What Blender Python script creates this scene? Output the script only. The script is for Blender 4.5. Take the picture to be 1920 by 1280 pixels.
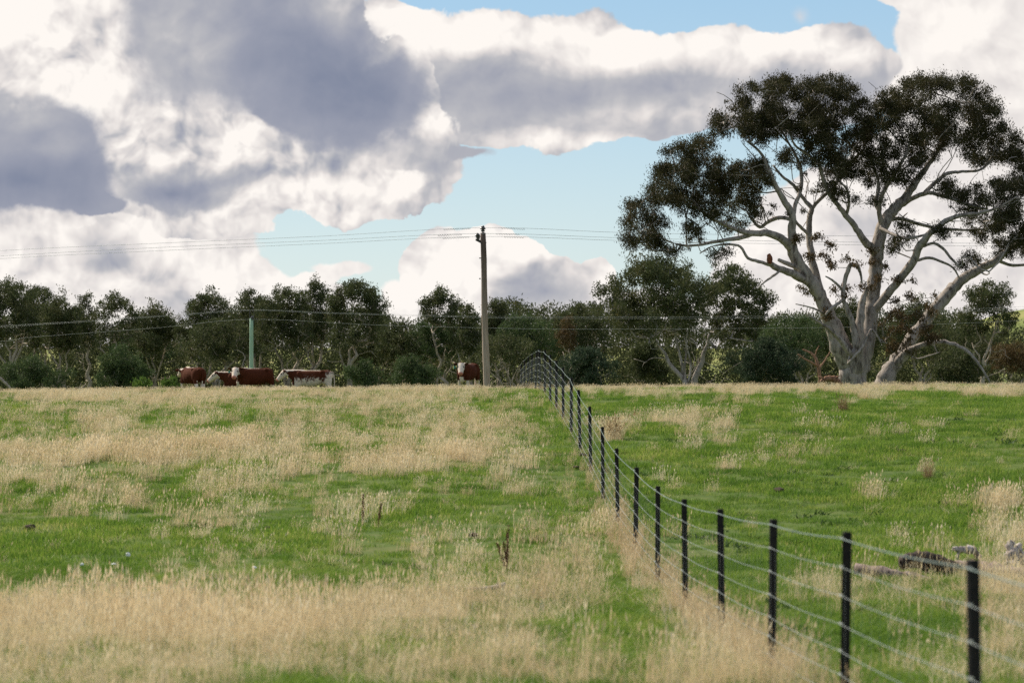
import bpy, bmesh, math, random
import numpy as np
from mathutils import Vector, Matrix, Quaternion

scene = bpy.context.scene
for o in list(bpy.data.objects):
    bpy.data.objects.remove(o, do_unlink=True)
COL = scene.collection
R = math.radians

# ------------------------------------------------------------------ camera
F = 5333.0                       # focal length of a 100 mm lens in pixels of a 1920 px wide frame
cam_data = bpy.data.cameras.new("camera")
cam_data.lens = 100.0
cam_data.sensor_width = 36.0
cam_data.clip_start = 0.5
cam_data.clip_end = 12000.0
cam_data.dof.use_dof = True
cam_data.dof.focus_distance = 85.0
cam_data.dof.aperture_fstop = 3.2
cam = bpy.data.objects.new("camera", cam_data)
COL.objects.link(cam)
cam.location = (0, 0, 0)
cam.rotation_euler = (R(90), 0, 0)
scene.camera = cam

# ------------------------------------------------------------------ render settings
scene.render.engine = 'CYCLES'
scene.view_settings.view_transform = 'Standard'
scene.view_settings.look = 'None'
scene.view_settings.exposure = 0.34
scene.view_settings.gamma = 1.0
scene.cycles.use_denoising = False
scene.cycles.max_bounces = 5
scene.cycles.transparent_max_bounces = 4
scene.cycles.diffuse_bounces = 3
scene.cycles.use_adaptive_sampling = True
scene.cycles.adaptive_threshold = 0.01

# ------------------------------------------------------------------ sun
SUN_ELEV, SUN_AZ = 42.0, -48.0      # azimuth from +Y (view direction), negative = left
sun_dir = Vector((math.sin(R(SUN_AZ)) * math.cos(R(SUN_ELEV)), math.cos(R(SUN_AZ)) * math.cos(R(SUN_ELEV)), math.sin(R(SUN_ELEV))))
sun_data = bpy.data.lights.new("sun", 'SUN')
sun_data.energy = 5.0
sun_data.angle = R(1.5)
sun_data.color = (1.0, 0.90, 0.74)
sun = bpy.data.objects.new("sun", sun_data)
COL.objects.link(sun)
sun.rotation_euler = (-sun_dir).to_track_quat('-Z', 'Y').to_euler()

# ------------------------------------------------------------------ sky: clear air plus layered clouds, placed by azimuth and elevation
world = bpy.data.worlds.new("World")
world.use_nodes = True
wt = world.node_tree
wt.nodes.clear()

def wn(kind, **kw):
    n = wt.nodes.new(kind)
    for k, v in kw.items():
        setattr(n, k, v)
    return n

def wl(a, b):
    wt.links.new(a, b)

def wset(sock, v):
    if isinstance(v, (int, float)):
        sock.default_value = v
    elif isinstance(v, (tuple, list)):
        sock.default_value = tuple(v)
    else:
        wl(v, sock)

def M(op, a, b=None, c=None, clamp=False):
    n = wn('ShaderNodeMath', operation=op, use_clamp=clamp)
    wset(n.inputs[0], a)
    if b is not None:
        wset(n.inputs[1], b)
    if c is not None:
        wset(n.inputs[2], c)
    return n.outputs[0]

def smooth(x, lo, hi):
    n = wn('ShaderNodeMapRange', interpolation_type='SMOOTHSTEP')
    wset(n.inputs[0], x)
    n.inputs[1].default_value = lo
    n.inputs[2].default_value = hi
    n.inputs[3].default_value = 0.0
    n.inputs[4].default_value = 1.0
    return n.outputs[0]

def xyz(x, y, z=0.0):
    n = wn('ShaderNodeCombineXYZ')
    for i, v in enumerate((x, y, z)):
        wset(n.inputs[i], v)
    return n.outputs[0]

def fbm(vec, scale, detail, rough=0.55, dist=0.0):
    n = wn('ShaderNodeTexNoise', noise_dimensions='3D')
    wl(vec, n.inputs['Vector'])
    n.inputs['Scale'].default_value = scale
    n.inputs['Detail'].default_value = detail
    n.inputs['Roughness'].default_value = rough
    n.inputs['Distortion'].default_value = dist
    return n.outputs['Fac']

def cmix(fac, a, b):
    n = wn('ShaderNodeMix', data_type='RGBA')
    wset(n.inputs[0], fac)
    wset(n.inputs[6], a if not isinstance(a, tuple) else a + (1.0,) * (4 - len(a)))
    wset(n.inputs[7], b if not isinstance(b, tuple) else b + (1.0,) * (4 - len(b)))
    return n.outputs[2]

geo = wn('ShaderNodeTexCoord')
sep = wn('ShaderNodeSeparateXYZ')
wl(geo.outputs['Generated'], sep.inputs[0])
az = M('ARCTAN2', sep.outputs[0], sep.outputs[1])
el = M('ARCSINE', sep.outputs[2])
# cloud chart: units of 1/5333 rad, u to the right of north, v upwards from the horizon
u0 = M('MULTIPLY', az, F)
v0 = M('MULTIPLY', el, F)
cp = xyz(M('MULTIPLY', u0, 0.001), M('MULTIPLY', v0, 0.001), 0.37)

def shift(vec, off):
    n = wn('ShaderNodeVectorMath', operation='ADD')
    wl(vec, n.inputs[0])
    n.inputs[1].default_value = off
    return n.outputs[0]

nw1 = fbm(cp, 5.0, 7.0, 0.55)
nw2 = fbm(cp, 12.0, 6.0, 0.58, 0.3)
nu = fbm(shift(cp, (3.1, 7.7, 5.2)), 6.0, 6.0, 0.55)
# light-side difference of the billow noise: brighter where density falls off towards the sun
rot = wn('ShaderNodeVectorRotate', rotation_type='AXIS_ANGLE')
wl(cp, rot.inputs['Vector'])
rot.inputs['Axis'].default_value = (0.35, 0.25, 0.90)
rot.inputs['Angle'].default_value = 0.68
cpr = rot.outputs[0]
def puffs(vec, scale, detail=3.0, rough=0.5):
    n = wn('ShaderNodeTexVoronoi', voronoi_dimensions='2D', feature='SMOOTH_F1', normalize=True)
    wl(vec, n.inputs['Vector'])
    n.inputs['Scale'].default_value = scale
    n.inputs['Detail'].default_value = detail
    n.inputs['Roughness'].default_value = rough
    n.inputs['Smoothness'].default_value = 0.35
    return n.outputs['Distance']

def bend(vec, amt, scale):
    n = wn('ShaderNodeTexNoise', noise_dimensions='3D')
    wl(vec, n.inputs['Vector'])
    n.inputs['Scale'].default_value = scale
    n.inputs['Detail'].default_value = 4.0
    m = wn('ShaderNodeVectorMath', operation='MULTIPLY_ADD')
    wl(n.outputs['Color'], m.inputs[0])
    m.inputs[1].default_value = (amt, amt, 0.0)
    wl(vec, m.inputs[2])
    return m.outputs[0]

cpb = bend(cp, 0.09, 7.0)
# heaped cumulus heads: distance to the nearest head, several sizes on top of each other
heads = puffs(cpb, 5.5, 4.0, 0.52)
heads_sun = puffs(shift(cpb, (-0.014, 0.022, 0.0)), 5.5, 4.0, 0.52)
relief2 = M('SUBTRACT', heads_sun, heads)
relief = M('SUBTRACT', fbm(cpr, 4.6, 5.0, 0.5, 0.5), fbm(shift(cpr, (-0.012, 0.040, 0.006)), 4.6, 5.0, 0.5, 0.5))
softn = M('SUBTRACT', fbm(shift(cpr, (1.7, 0.4, 9.1)), 5.0, 6.0, 0.55, 0.6), 0.5)

def warped(amp):
    u = M('MULTIPLY_ADD', M('SUBTRACT', nw1, 0.5), amp, u0)
    v = M('MULTIPLY_ADD', M('SUBTRACT', nu, 0.5), amp, v0)
    return xyz(u, v, 0.0)

def dist(uv, px, py, rx, ry):
    """0 in the middle, 1 on the ellipse"""
    cu, cv = px - 960.0, 640.0 - py
    n = wn('ShaderNodeVectorMath', operation='MULTIPLY_ADD')
    wl(uv, n.inputs[0])
    n.inputs[1].default_value = (1.0 / rx, 1.0 / ry, 0.0)
    n.inputs[2].default_value = (-cu / rx, -cv / ry, 0.0)
    l = wn('ShaderNodeVectorMath', operation='LENGTH')
    wl(n.outputs[0], l.inputs[0])
    return l.outputs['Value']

def union(uv, blobs):
    out = None
    for b in blobs:
        q = dist(uv, *b)
        out = q if out is None else M('SMOOTH_MIN', out, q, 0.12)
    return M('SUBTRACT', 1.0, out)

def weigh(uv, base, items):
    s = base
    for it in items:
        s = M('MULTIPLY_ADD', M('SUBTRACT', 1.0, dist(uv, *it[1:5]), clamp=True), it[0], s)
    return s

def cloud_colour(shade):
    r = wn('ShaderNodeValToRGB')
    wset(r.inputs[0], shade)
    e = r.color_ramp.elements
    cols = [(0.0, (0.190, 0.225, 0.325)), (0.28, (0.320, 0.340, 0.420)), (0.52, (0.495, 0.495, 0.525)),
            (0.74, (0.745, 0.705, 0.690)), (1.0, (0.985, 0.935, 0.885))]
    e[0].position, e[0].color = cols[0][0], cols[0][1] + (1,)
    e[1].position, e[1].color = min(1.0, cols[-1][0]), cols[-1][1] + (1,)
    for p, c in cols[1:-1]:
        k = e.new(p); k.color = c + (1,)
    return r.outputs[0]

# clear sky
nish = wn('ShaderNodeTexSky', sky_type='NISHITA')
nish.sun_disc = False
nish.sun_elevation = R(SUN_ELEV)
nish.sun_rotation = R(SUN_AZ)
nish.air_density = 1.0
nish.dust_density = 0.1
nish.ozone_density = 3.0
nm = wn('ShaderNodeVectorMath', operation='SCALE')
wl(nish.outputs[0], nm.inputs[0])
nm.inputs['Scale'].default_value = 0.115
clear = cmix(smooth(v0, -50.0, 800.0), (0.64, 0.77, 0.81), (0.33, 0.55, 0.77))
sky = cmix(0.72, nm.outputs[0], clear)

# generic broken cloud over the rest of the dome, the same stuff at the same scale further up
dirv = wn('ShaderNodeVectorMath', operation='MULTIPLY')
wl(geo.outputs['Generated'], dirv.inputs[0])
dirv.inputs[1].default_value = (1.0, 1.0, 1.9)
gn = fbm(dirv.outputs[0], 3.4, 7.0, 0.58)
gn2 = fbm(dirv.outputs[0], 7.0, 6.0, 0.58)
inside = M('MULTIPLY', M('SUBTRACT', 1.0, smooth(M('ABSOLUTE', u0), 1000.0, 1900.0)), M('SUBTRACT', 1.0, smooth(v0, 680.0, 1300.0)))
gmask = smooth(gn, 0.44, 0.56)
gshade = M('ADD', M('MULTIPLY', M('SUBTRACT', 0.62, gn), 3.0), M('MULTIPLY', gn2, 0.75))
generic = cmix(gmask, sky, cloud_colour(gshade))

W_far = warped(90.0)
W_mid = warped(120.0)
W_big = warped(170.0)
W_soft = warped(60.0)

def layer(sky, uv, blobs, lo, hi, base, weights, k1, k2, crisp=1.0):
    edge = M('MULTIPLY_ADD', M('SUBTRACT', nw2, 0.5), 0.26, union(uv, blobs))
    edge = M('MULTIPLY_ADD', M('SUBTRACT', 0.33, heads), 0.42 * crisp, edge)
    m = smooth(edge, lo, lo + (hi - lo) * 0.45)
    s = weigh(W_soft, base, weights)
    amp = M('MULTIPLY_ADD', smooth(s, 0.30, 0.80), 0.8, 0.2)       # deep shade is smooth, sunlit heads are lumpy
    r_ = M('MULTIPLY_ADD', relief2, k2 * 2.6, M('MULTIPLY', relief, k1 * 0.5))
    s = M('MULTIPLY_ADD', r_, amp, s)
    s = M('MULTIPLY_ADD', softn, 0.30, s)
    return cmix(m, sky, cloud_colour(s))

# low distant cumulus, left, middle and behind the big tree
sky = layer(sky, W_far,
    [(60, 520, 240, 150), (300, 500, 200, 130), (420, 545, 130, 90), (210, 410, 90, 30), (330, 430, 70, 60), (560, 600, 130, 80), (120, 640, 500, 110)],
    0.0, 0.16, 0.86,
    [(0.25, 330, 440, 120, 80), (-0.38, 190, 470, 70, 90), (-0.26, 60, 450, 80, 60), (-0.36, 310, 560, 90, 60), (0.2, 470, 530, 120, 80), (0.15, 60, 560, 120, 70), (-0.5, 440, 415, 80, 45)],
    1.5, 0.8)
sky = layer(sky, W_far, [(640, 505, 60, 18), (740, 560, 34, 34), (735, 610, 80, 50), (600, 520, 40, 12)], 0.0, 0.7, 0.9, [(0.1, 740, 560, 50, 50)], 0.6, 0.4)
sky = layer(sky, W_far,
    [(850, 520, 105, 95), (905, 455, 58, 36), (975, 490, 62, 45), (1020, 530, 90, 60), (1120, 535, 48, 50), (1040, 620, 300, 100), (880, 630, 160, 100)],
    0.0, 0.09, 0.86,
    [(0.3, 855, 510, 110, 110), (0.3, 990, 468, 50, 32), (-0.55, 1020, 555, 150, 80), (-0.20, 935, 570, 60, 60), (0.25, 1130, 520, 45, 45)],
    1.3, 0.8)
sky = layer(sky, W_mid,
    [(1560, 450, 180, 150), (1720, 420, 220, 170), (1890, 420, 200, 220), (1480, 540, 140, 120), (1700, 560, 320, 140), (1400, 600, 130, 60), (1990, 500, 200, 250)],
    0.0, 0.16, 0.87,
    [(0.1, 1500, 450, 140, 120), (-0.26, 1610, 440, 90, 60), (-0.2, 1740, 490, 120, 50), (0.1, 1850, 380, 120, 120)],
    0.8, 0.5)

# long bank across the upper middle
sky = layer(sky, W_mid,
    [(720, 120, 150, 115), (900, 140, 230, 128), (1120, 140, 220, 116), (1330, 150, 220, 98), (1540, 150, 185, 86), (760, 210, 170, 75), (960, 232, 240, 58), (1200, 205, 300, 62), (1450, 180, 260, 70)],
    0.0, 0.15, 0.55,
    [(0.72, 800, 50, 260, 75), (0.56, 1060, 72, 260, 68), (0.52, 1330, 92, 260, 60), (0.42, 1560, 100, 190, 60), (0.5, 740, 100, 40, 45),
     (-0.22, 930, 185, 300, 90), (0.26, 1120, 125, 160, 30), (-0.10, 1250, 190, 360, 60), (0.40, 1010, 268, 230, 28), (0.20, 1230, 215, 220, 40), (-0.12, 1560, 175, 150, 50)],
    1.3, 0.7)

# bright cumulus in the upper right corner
sky = layer(sky, W_mid,
    [(1810, 60, 135, 150), (1900, 130, 190, 170), (1720, -10, 95, 60), (1960, 20, 220, 200), (1790, 200, 130, 90), (1860, 290, 160, 140)],
    0.0, 0.20, 0.87, [(0.1, 1760, 60, 120, 90), (-0.12, 1880, 230, 120, 90)], 0.7, 0.4)
sky = layer(sky, W_far, [(1494, 34, 24, 30)], 0.1, 3.6, 0.70, [(0.0, 1494, 34, 22, 22)], 0.3, 0.2)

# the great grey cloud, upper left: sunlit back, shaded middle, sunlit lower heads, dark slab in front
sky = layer(sky, W_big,
    [(60, 70, 330, 260), (330, 90, 330, 270), (520, 90, 170, 210), (700, 200, 130, 120), (560, 280, 290, 135), (765, 325, 105, 85), (330, 290, 210, 110), (110, 290, 180, 120), (420, 400, 120, 50), (600, 345, 270, 76), (740, 372, 120, 40)],
    0.02, 0.15, 0.78,
    [(0.30, 60, 60, 230, 150), (0.20, 180, 200, 110, 80), (-0.50, 640, 20, 110, 110), (-0.30, 330, 60, 150, 160), (-0.34, 800, 320, 110, 80), (-0.42, 720, 180, 160, 140), (0.20, 805, 230, 40, 50)],
    1.4, 1.1)
sky = layer(sky, W_big,
    [(420, 60, 210, 190), (570, 150, 170, 150), (700, 190, 120, 100), (540, -20, 130, 120), (330, 20, 110, 130)],
    0.0, 0.75, 0.38,
    [(-0.30, 590, 150, 180, 150), (-0.20, 720, 190, 110, 100), (0.16, 330, 60, 140, 150), (0.25, 630, 20, 60, 70), (-0.10, 480, 40, 150, 120)],
    1.3, 0.7)
sky = layer(sky, W_mid,
    [(285, 255, 80, 55), (400, 285, 130, 62), (540, 330, 160, 55), (680, 352, 130, 42), (350, 330, 130, 60), (230, 300, 50, 60)],
    0.0, 0.42, 0.76,
    [(0.30, 270, 235, 70, 50), (0.24, 420, 265, 120, 40), (0.26, 600, 355, 200, 34), (-0.62, 330, 362, 190, 60), (-0.25, 480, 335, 90, 40), (0.15, 520, 300, 60, 40)],
    1.6, 1.3)
sky = layer(sky, W_mid,
    [(20, 270, 190, 100), (90, 330, 150, 66), (-60, 330, 200, 90), (190, 365, 60, 26)],
    0.0, 0.50, 0.32,
    [(-0.24, 60, 340, 190, 60), (0.30, 20, 200, 150, 50), (0.10, 120, 280, 60, 40)],
    1.3, 0.6)
sky = layer(sky, W_mid, [(870, 300, 60, 16)], 0.0, 1.0, 0.42, [(0.0, 870, 300, 60, 16)], 0.3, 0.2)

bg = wn('ShaderNodeBackground')
wl(generic, bg.inputs[0])
bg2 = wn('ShaderNodeBackground')
wl(sky, bg2.inputs[0])
bg.inputs[1].default_value = 0.80
bg2.inputs[1].default_value = 0.80
mx = wn('ShaderNodeMixShader')
wl(inside, mx.inputs[0])
wl(bg.outputs[0], mx.inputs[1])
wl(bg2.outputs[0], mx.inputs[2])
wo = wn('ShaderNodeOutputWorld')
wl(mx.outputs[0], wo.inputs[0])
world.cycles.sampling_method = 'MANUAL'
world.cycles.sample_map_resolution = 512
scene.world = world

# ------------------------------------------------------------------ helpers: objects, tags, materials
def tag(o, label=None, cat=None, group=None, kind=None):
    if label: o["label"] = label
    if cat: o["category"] = cat
    if group: o["group"] = group
    if kind: o["kind"] = kind
    return o

def empty(name, loc=(0, 0, 0)):
    o = bpy.data.objects.new(name, None)
    o.empty_display_size = 0.3
    COL.objects.link(o)
    o.location = loc
    return o

def link_mesh(name, me, parent=None, mat=None):
    o = bpy.data.objects.new(name, me)
    COL.objects.link(o)
    if mat is not None and not me.materials:
        me.materials.append(mat)
    if parent is not None:
        o.parent = parent
    return o

def mesh_np(name, verts, faces_flat, nper, smooth_shade=False):
    """fast mesh from numpy arrays: verts (n,3); faces_flat (m,nper)"""
    me = bpy.data.meshes.new(name)
    verts = np.asarray(verts, dtype=np.float32)
    faces = np.asarray(faces_flat, dtype=np.int32)
    me.vertices.add(len(verts))
    me.vertices.foreach_set("co", verts.ravel())
    m = len(faces)
    me.loops.add(m * nper)
    me.loops.foreach_set("vertex_index", faces.ravel())
    me.polygons.add(m)
    me.polygons.foreach_set("loop_start", np.arange(0, m * nper, nper, dtype=np.int32))
    if smooth_shade:
        me.polygons.foreach_set("use_smooth", np.ones(m, dtype=bool))
    me.update(calc_edges=True)
    return me

class Mat:
    """small wrapper for writing node materials"""
    def __init__(self, name):
        self.m = bpy.data.materials.new(name)
        self.m.use_nodes = True
        self.t = self.m.node_tree
        self.b = self.t.nodes["Principled BSDF"]
        self.out = self.t.nodes["Material Output"]
    def n(self, kind, **kw):
        x = self.t.nodes.new(kind)
        for k, v in kw.items():
            setattr(x, k, v)
        return x
    def l(self, a, b):
        self.t.links.new(a, b)
    def coord(self, which='Object', scale=(1, 1, 1)):
        c = self.n('ShaderNodeTexCoord')
        mp = self.n('ShaderNodeMapping')
        mp.inputs['Scale'].default_value = scale
        self.l(c.outputs[which], mp.inputs[0])
        return mp.outputs[0]
    def noise(self, vec, scale, detail=4, rough=0.55, dist=0.0):
        x = self.n('ShaderNodeTexNoise')
        if vec is not None:
            self.l(vec, x.inputs['Vector'])
        x.inputs['Scale'].default_value = scale
        x.inputs['Detail'].default_value = detail
        x.inputs['Roughness'].default_value = rough
        x.inputs['Distortion'].default_value = dist
        return x.outputs['Fac']
    def ramp(self, fac, stops):
        r = self.n('ShaderNodeValToRGB')
        self.l(fac, r.inputs[0])
        e = r.color_ramp.elements
        e[0].position, e[0].color = stops[0][0], tuple(stops[0][1]) + (1,)
        e[1].position, e[1].color = stops[-1][0], tuple(stops[-1][1]) + (1,)
        for p, c in stops[1:-1]:
            k = e.new(p); k.color = tuple(c) + (1,)
        return r.outputs[0]
    def mix(self, fac, a, b, blend='MIX'):
        x = self.n('ShaderNodeMix', data_type='RGBA', blend_type=blend)
        for s, v in ((x.inputs[0], fac), (x.inputs[6], a), (x.inputs[7], b)):
            if isinstance(v, (int, float)): s.default_value = v
            elif isinstance(v, tuple): s.default_value = v + (1,) * (4 - len(v))
            else: self.l(v, s)
        return x.outputs[2]
    def bump(self, h, strength=0.4, dist=0.02):
        x = self.n('ShaderNodeBump')
        x.inputs['Strength'].default_value = strength
        x.inputs['Distance'].default_value = dist
        self.l(h, x.inputs['Height'])
        self.l(x.outputs[0], self.b.inputs['Normal'])
    def colour(self, c):
        if isinstance(c, tuple): self.b.inputs['Base Color'].default_value = c + (1,)
        else: self.l(c, self.b.inputs['Base Color'])
    def rough(self, v, spec=0.3):
        self.b.inputs['Roughness'].default_value = v
        self.b.inputs['Specular IOR Level'].default_value = spec

def px(x, y, d):
    """point at distance d (metres along the view) seen at pixel x, y of the photograph"""
    return Vector(((x - 960.0) / F * d, d, (640.0 - y) / F * d))

# ------------------------------------------------------------------ terrain
PROF_D = np.array([-60, 0, 7, 14, 18, 22, 26, 30.2, 34.3, 38.3, 42.4, 46.4, 50.5, 54.5, 58.6, 62.6, 66.7, 70.7, 74.8, 79, 83, 87, 91, 95, 99, 103, 112, 125, 150, 200, 260, 330, 450, 700, 1100, 2000, 6000.0])
PROF_Z = np.array([-2.2, -1.95, -2.08, -2.23, -2.36, -2.54, -2.70, -2.86, -2.92, -2.88, -2.77, -2.57, -2.33, -2.09, -1.90, -1.74, -1.60, -1.49, -1.40, -1.37, -1.42, -1.53, -1.65, -1.78, -1.96, -2.16, -2.55, -3.1, -3.9, -5.2, -5.2, -4.2, -3.6, -4.0, -5.0, -7.0, -16.0])

def smooth_profile(d):
    k = np.zeros_like(d, dtype=float)
    for off, w in ((-2.5, .15), (-1.2, .2), (0, .3), (1.2, .2), (2.5, .15)):
        k += w * np.interp(d + off, PROF_D, PROF_Z)
    return k

def vnoise(x, y, seed=0):
    """smooth value noise on numpy arrays, about -1..1"""
    xi, yi = np.floor(x).astype(np.int64), np.floor(y).astype(np.int64)
    fx, fy = x - xi, y - yi
    fx, fy = fx * fx * (3 - 2 * fx), fy * fy * (3 - 2 * fy)
    def h(a, b):
        n = (a * 374761393 + b * 668265263 + seed * 1442695041) & 0x7fffffff
        n = ((n ^ (n >> 13)) * 1274126177) & 0x7fffffff
        n = n ^ (n >> 16)
        return (n % 100003) / 50001.5 - 1.0
    return (h(xi, yi) * (1 - fx) + h(xi + 1, yi) * fx) * (1 - fy) + (h(xi, yi + 1) * (1 - fx) + h(xi + 1, yi + 1) * fx) * fy

def ground_z(x, y):
    x = np.asarray(x, dtype=float); y = np.asarray(y, dtype=float)
    z = smooth_profile(y)
    near = np.clip((160 - y) / 60, 0, 1) * np.clip(y / 12, 0, 1)
    fx = x - (2.5 - 0.022 * y)                    # sideways distance from the fence line
    z = z - 0.012 * np.clip(-fx - 4, 0, 30) * near + 0.006 * np.clip(fx - 4, 0, 20) * near
    z = z + near * (0.05 * vnoise(x / 3.1, y / 4.3, 1) + 0.025 * vnoise(x / 0.9, y / 1.1, 2)) * np.clip(np.abs(fx) / 2, 0.25, 1)
    # far rise on the right-hand side, low swell on the left
    far = np.clip((y - 350) / 500, 0, 1)
    far = far * far * (3 - 2 * far)
    z = z + far * (14.5 * (lambda t: t * t * (3 - 2 * t))(np.clip((x - 120 * y / 900) / 45, 0, 1)) + 2.0 * vnoise(x / 160, y / 260, 5))
    return z

def gz(x, y):
    return float(ground_z(np.array([x]), np.array([y]))[0])

def axis(fine_lo, fine_hi, step, out):
    a = list(np.arange(fine_lo, fine_hi + 1e-6, step))
    s, v = step, a[-1]
    while v < out:
        s *= 1.14; v += s; a.append(v)
    s, v = step, a[0]
    lo = []
    lim = -out if fine_lo < -20 else fine_lo - 60
    while v > lim:
        s *= 1.2; v -= s; lo.append(v)
    return np.array(lo[::-1] + a)

GX = axis(-34, 34, 0.55, 5000)
GY = axis(0, 125, 0.55, 6500)
mx_, my_ = np.meshgrid(GX, GY)
vv = np.stack([mx_.ravel(), my_.ravel(), ground_z(mx_.ravel(), my_.ravel())], axis=1)
nx, ny = len(GX), len(GY)
ii = np.arange(nx * ny).reshape(ny, nx)
ff = np.stack([ii[:-1, :-1].ravel(), ii[:-1, 1:].ravel(), ii[1:, 1:].ravel(), ii[1:, :-1].ravel()], axis=1)
g = Mat("pasture_soil")
v = g.coord('Object')
a = g.noise(v, 0.35, 6, 0.6)
b = g.noise(v, 3.5, 5, 0.6)
c = g.noise(v, 0.012, 4, 0.55)
near_c = g.ramp(b, [(0.3, (0.045, 0.060, 0.018)), (0.5, (0.075, 0.115, 0.024)), (0.7, (0.14, 0.13, 0.055))])
patch = g.ramp(a, [(0.35, (0.06, 0.105, 0.02)), (0.55, (0.10, 0.14, 0.03)), (0.72, (0.20, 0.17, 0.08))])
far_c = g.ramp(c, [(0.35, (0.13, 0.16, 0.045)), (0.55, (0.22, 0.23, 0.07)), (0.7, (0.34, 0.29, 0.13))])
pos = g.n('ShaderNodeSeparateXYZ'); g.l(v, pos.inputs[0])
mr = g.n('ShaderNodeMapRange'); g.l(pos.outputs[1], mr.inputs[0])
mr.inputs[1].default_value = 120; mr.inputs[2].default_value = 320
g.colour(g.mix(mr.outputs[0], g.mix(0.5, near_c, patch), far_c))
g.rough(0.95, 0.1)
g.bump(b, 0.6, 0.05)
ground = link_mesh("ground", mesh_np("ground", vv, ff, 4, True), None, g.m)
tag(ground, kind="structure")

# ------------------------------------------------------------------ tree materials
def bark_mat(name, pale, mid, dark, scale=1.0):
    k = Mat(name)
    v = k.coord('Object', (1, 1, 0.28))
    n1 = k.noise(v, 1.6 * scale, 6, 0.6, 0.8)
    n2 = k.noise(v, 7.0 * scale, 5, 0.6, 0.4)
    c1 = k.ramp(n1, [(0.32, mid), (0.45, pale), (0.55, pale), (0.68, mid)])
    c2 = k.mix(k.ramp(n2, [(0.50, (0, 0, 0)), (0.66, (0.9, 0.9, 0.9))]), c1, dark)
    k.colour(c2)
    k.rough(0.85, 0.2)
    k.bump(n2, 0.5, 0.03)
    return k.m

BARK_PALE = bark_mat("pale_gum_bark", (0.35, 0.305, 0.275), (0.185, 0.16, 0.14), (0.065, 0.05, 0.04))
BARK_GREY = bark_mat("grey_gum_bark", (0.38, 0.32, 0.26), (0.25, 0.20, 0.155), (0.11, 0.08, 0.06), 1.4)
BARK_DEAD = bark_mat("weathered_dead_wood", (0.46, 0.39, 0.32), (0.28, 0.20, 0.15), (0.10, 0.07, 0.05), 1.8)
BARK_RED = bark_mat("red_brown_dead_wood", (0.30, 0.17, 0.11), (0.20, 0.10, 0.06), (0.10, 0.05, 0.03), 2.0)

def leaf_mat(name, c_dark, c_mid, c_tint, trans=0.25, nscale=0.8):
    k = Mat(name)
    v = k.coord('Object')
    n1 = k.noise(v, nscale, 4, 0.6)
    n2 = k.noise(v, 9.0, 2, 0.5)
    c = k.ramp(n1, [(0.32, c_dark), (0.52, c_mid), (0.70, c_tint)])
    c = k.mix(k.ramp(n2, [(0.35, (0, 0, 0)), (0.75, (0.6, 0.6, 0.6))]), c, tuple(min(1, 1.7 * q) for q in c_mid))
    k.colour(c)
    k.rough(0.65, 0.10)
    tr = k.n('ShaderNodeBsdfTranslucent')
    k.l(c, tr.inputs[0])
    ms = k.n('ShaderNodeMixShader')
    ms.inputs[0].default_value = trans
    k.l(k.b.outputs[0], ms.inputs[1]); k.l(tr.outputs[0], ms.inputs[2])
    k.l(ms.outputs[0], k.out.inputs[0])
    return k.m

LEAF_BIG = leaf_mat("dark_olive_gum_leaves", (0.026, 0.024, 0.011), (0.039, 0.038, 0.015), (0.064, 0.046, 0.019))
LEAF_OLIVE = leaf_mat("olive_gum_leaves", (0.040, 0.046, 0.020), (0.062, 0.074, 0.030), (0.098, 0.088, 0.038), 0.3, 0.5)
LEAF_GREEN = leaf_mat("green_gum_leaves", (0.038, 0.056, 0.022), (0.060, 0.088, 0.034), (0.088, 0.110, 0.042), 0.3, 0.5)
LEAF_BLUE = leaf_mat("blue_green_leaves", (0.028, 0.044, 0.024), (0.042, 0.064, 0.036), (0.056, 0.074, 0.040))
LEAF_RUST = leaf_mat("rusty_brown_leaves", (0.060, 0.038, 0.018), (0.090, 0.060, 0.026), (0.075, 0.075, 0.028))
LEAF_LIME = leaf_mat("bright_green_leaves", (0.070, 0.120, 0.022), (0.110, 0.170, 0.035), (0.150, 0.190, 0.050))

# ------------------------------------------------------------------ wood skeletons and leaf meshes
def catmull(pts, n=4):
    P = [pts[0]] + list(pts) + [pts[-1]]
    out = []
    for i in range(1, len(P) - 2):
        for k in range(n):
            t = k / n
            a, b, c, d = P[i - 1], P[i], P[i + 1], P[i + 2]
            out.append(0.5 * ((2 * b) + (c - a) * t + (2 * a - 5 * b + 4 * c - d) * t * t + (3 * b - a - 3 * c + d) * t ** 3))
    out.append(P[-2])
    return out

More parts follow.
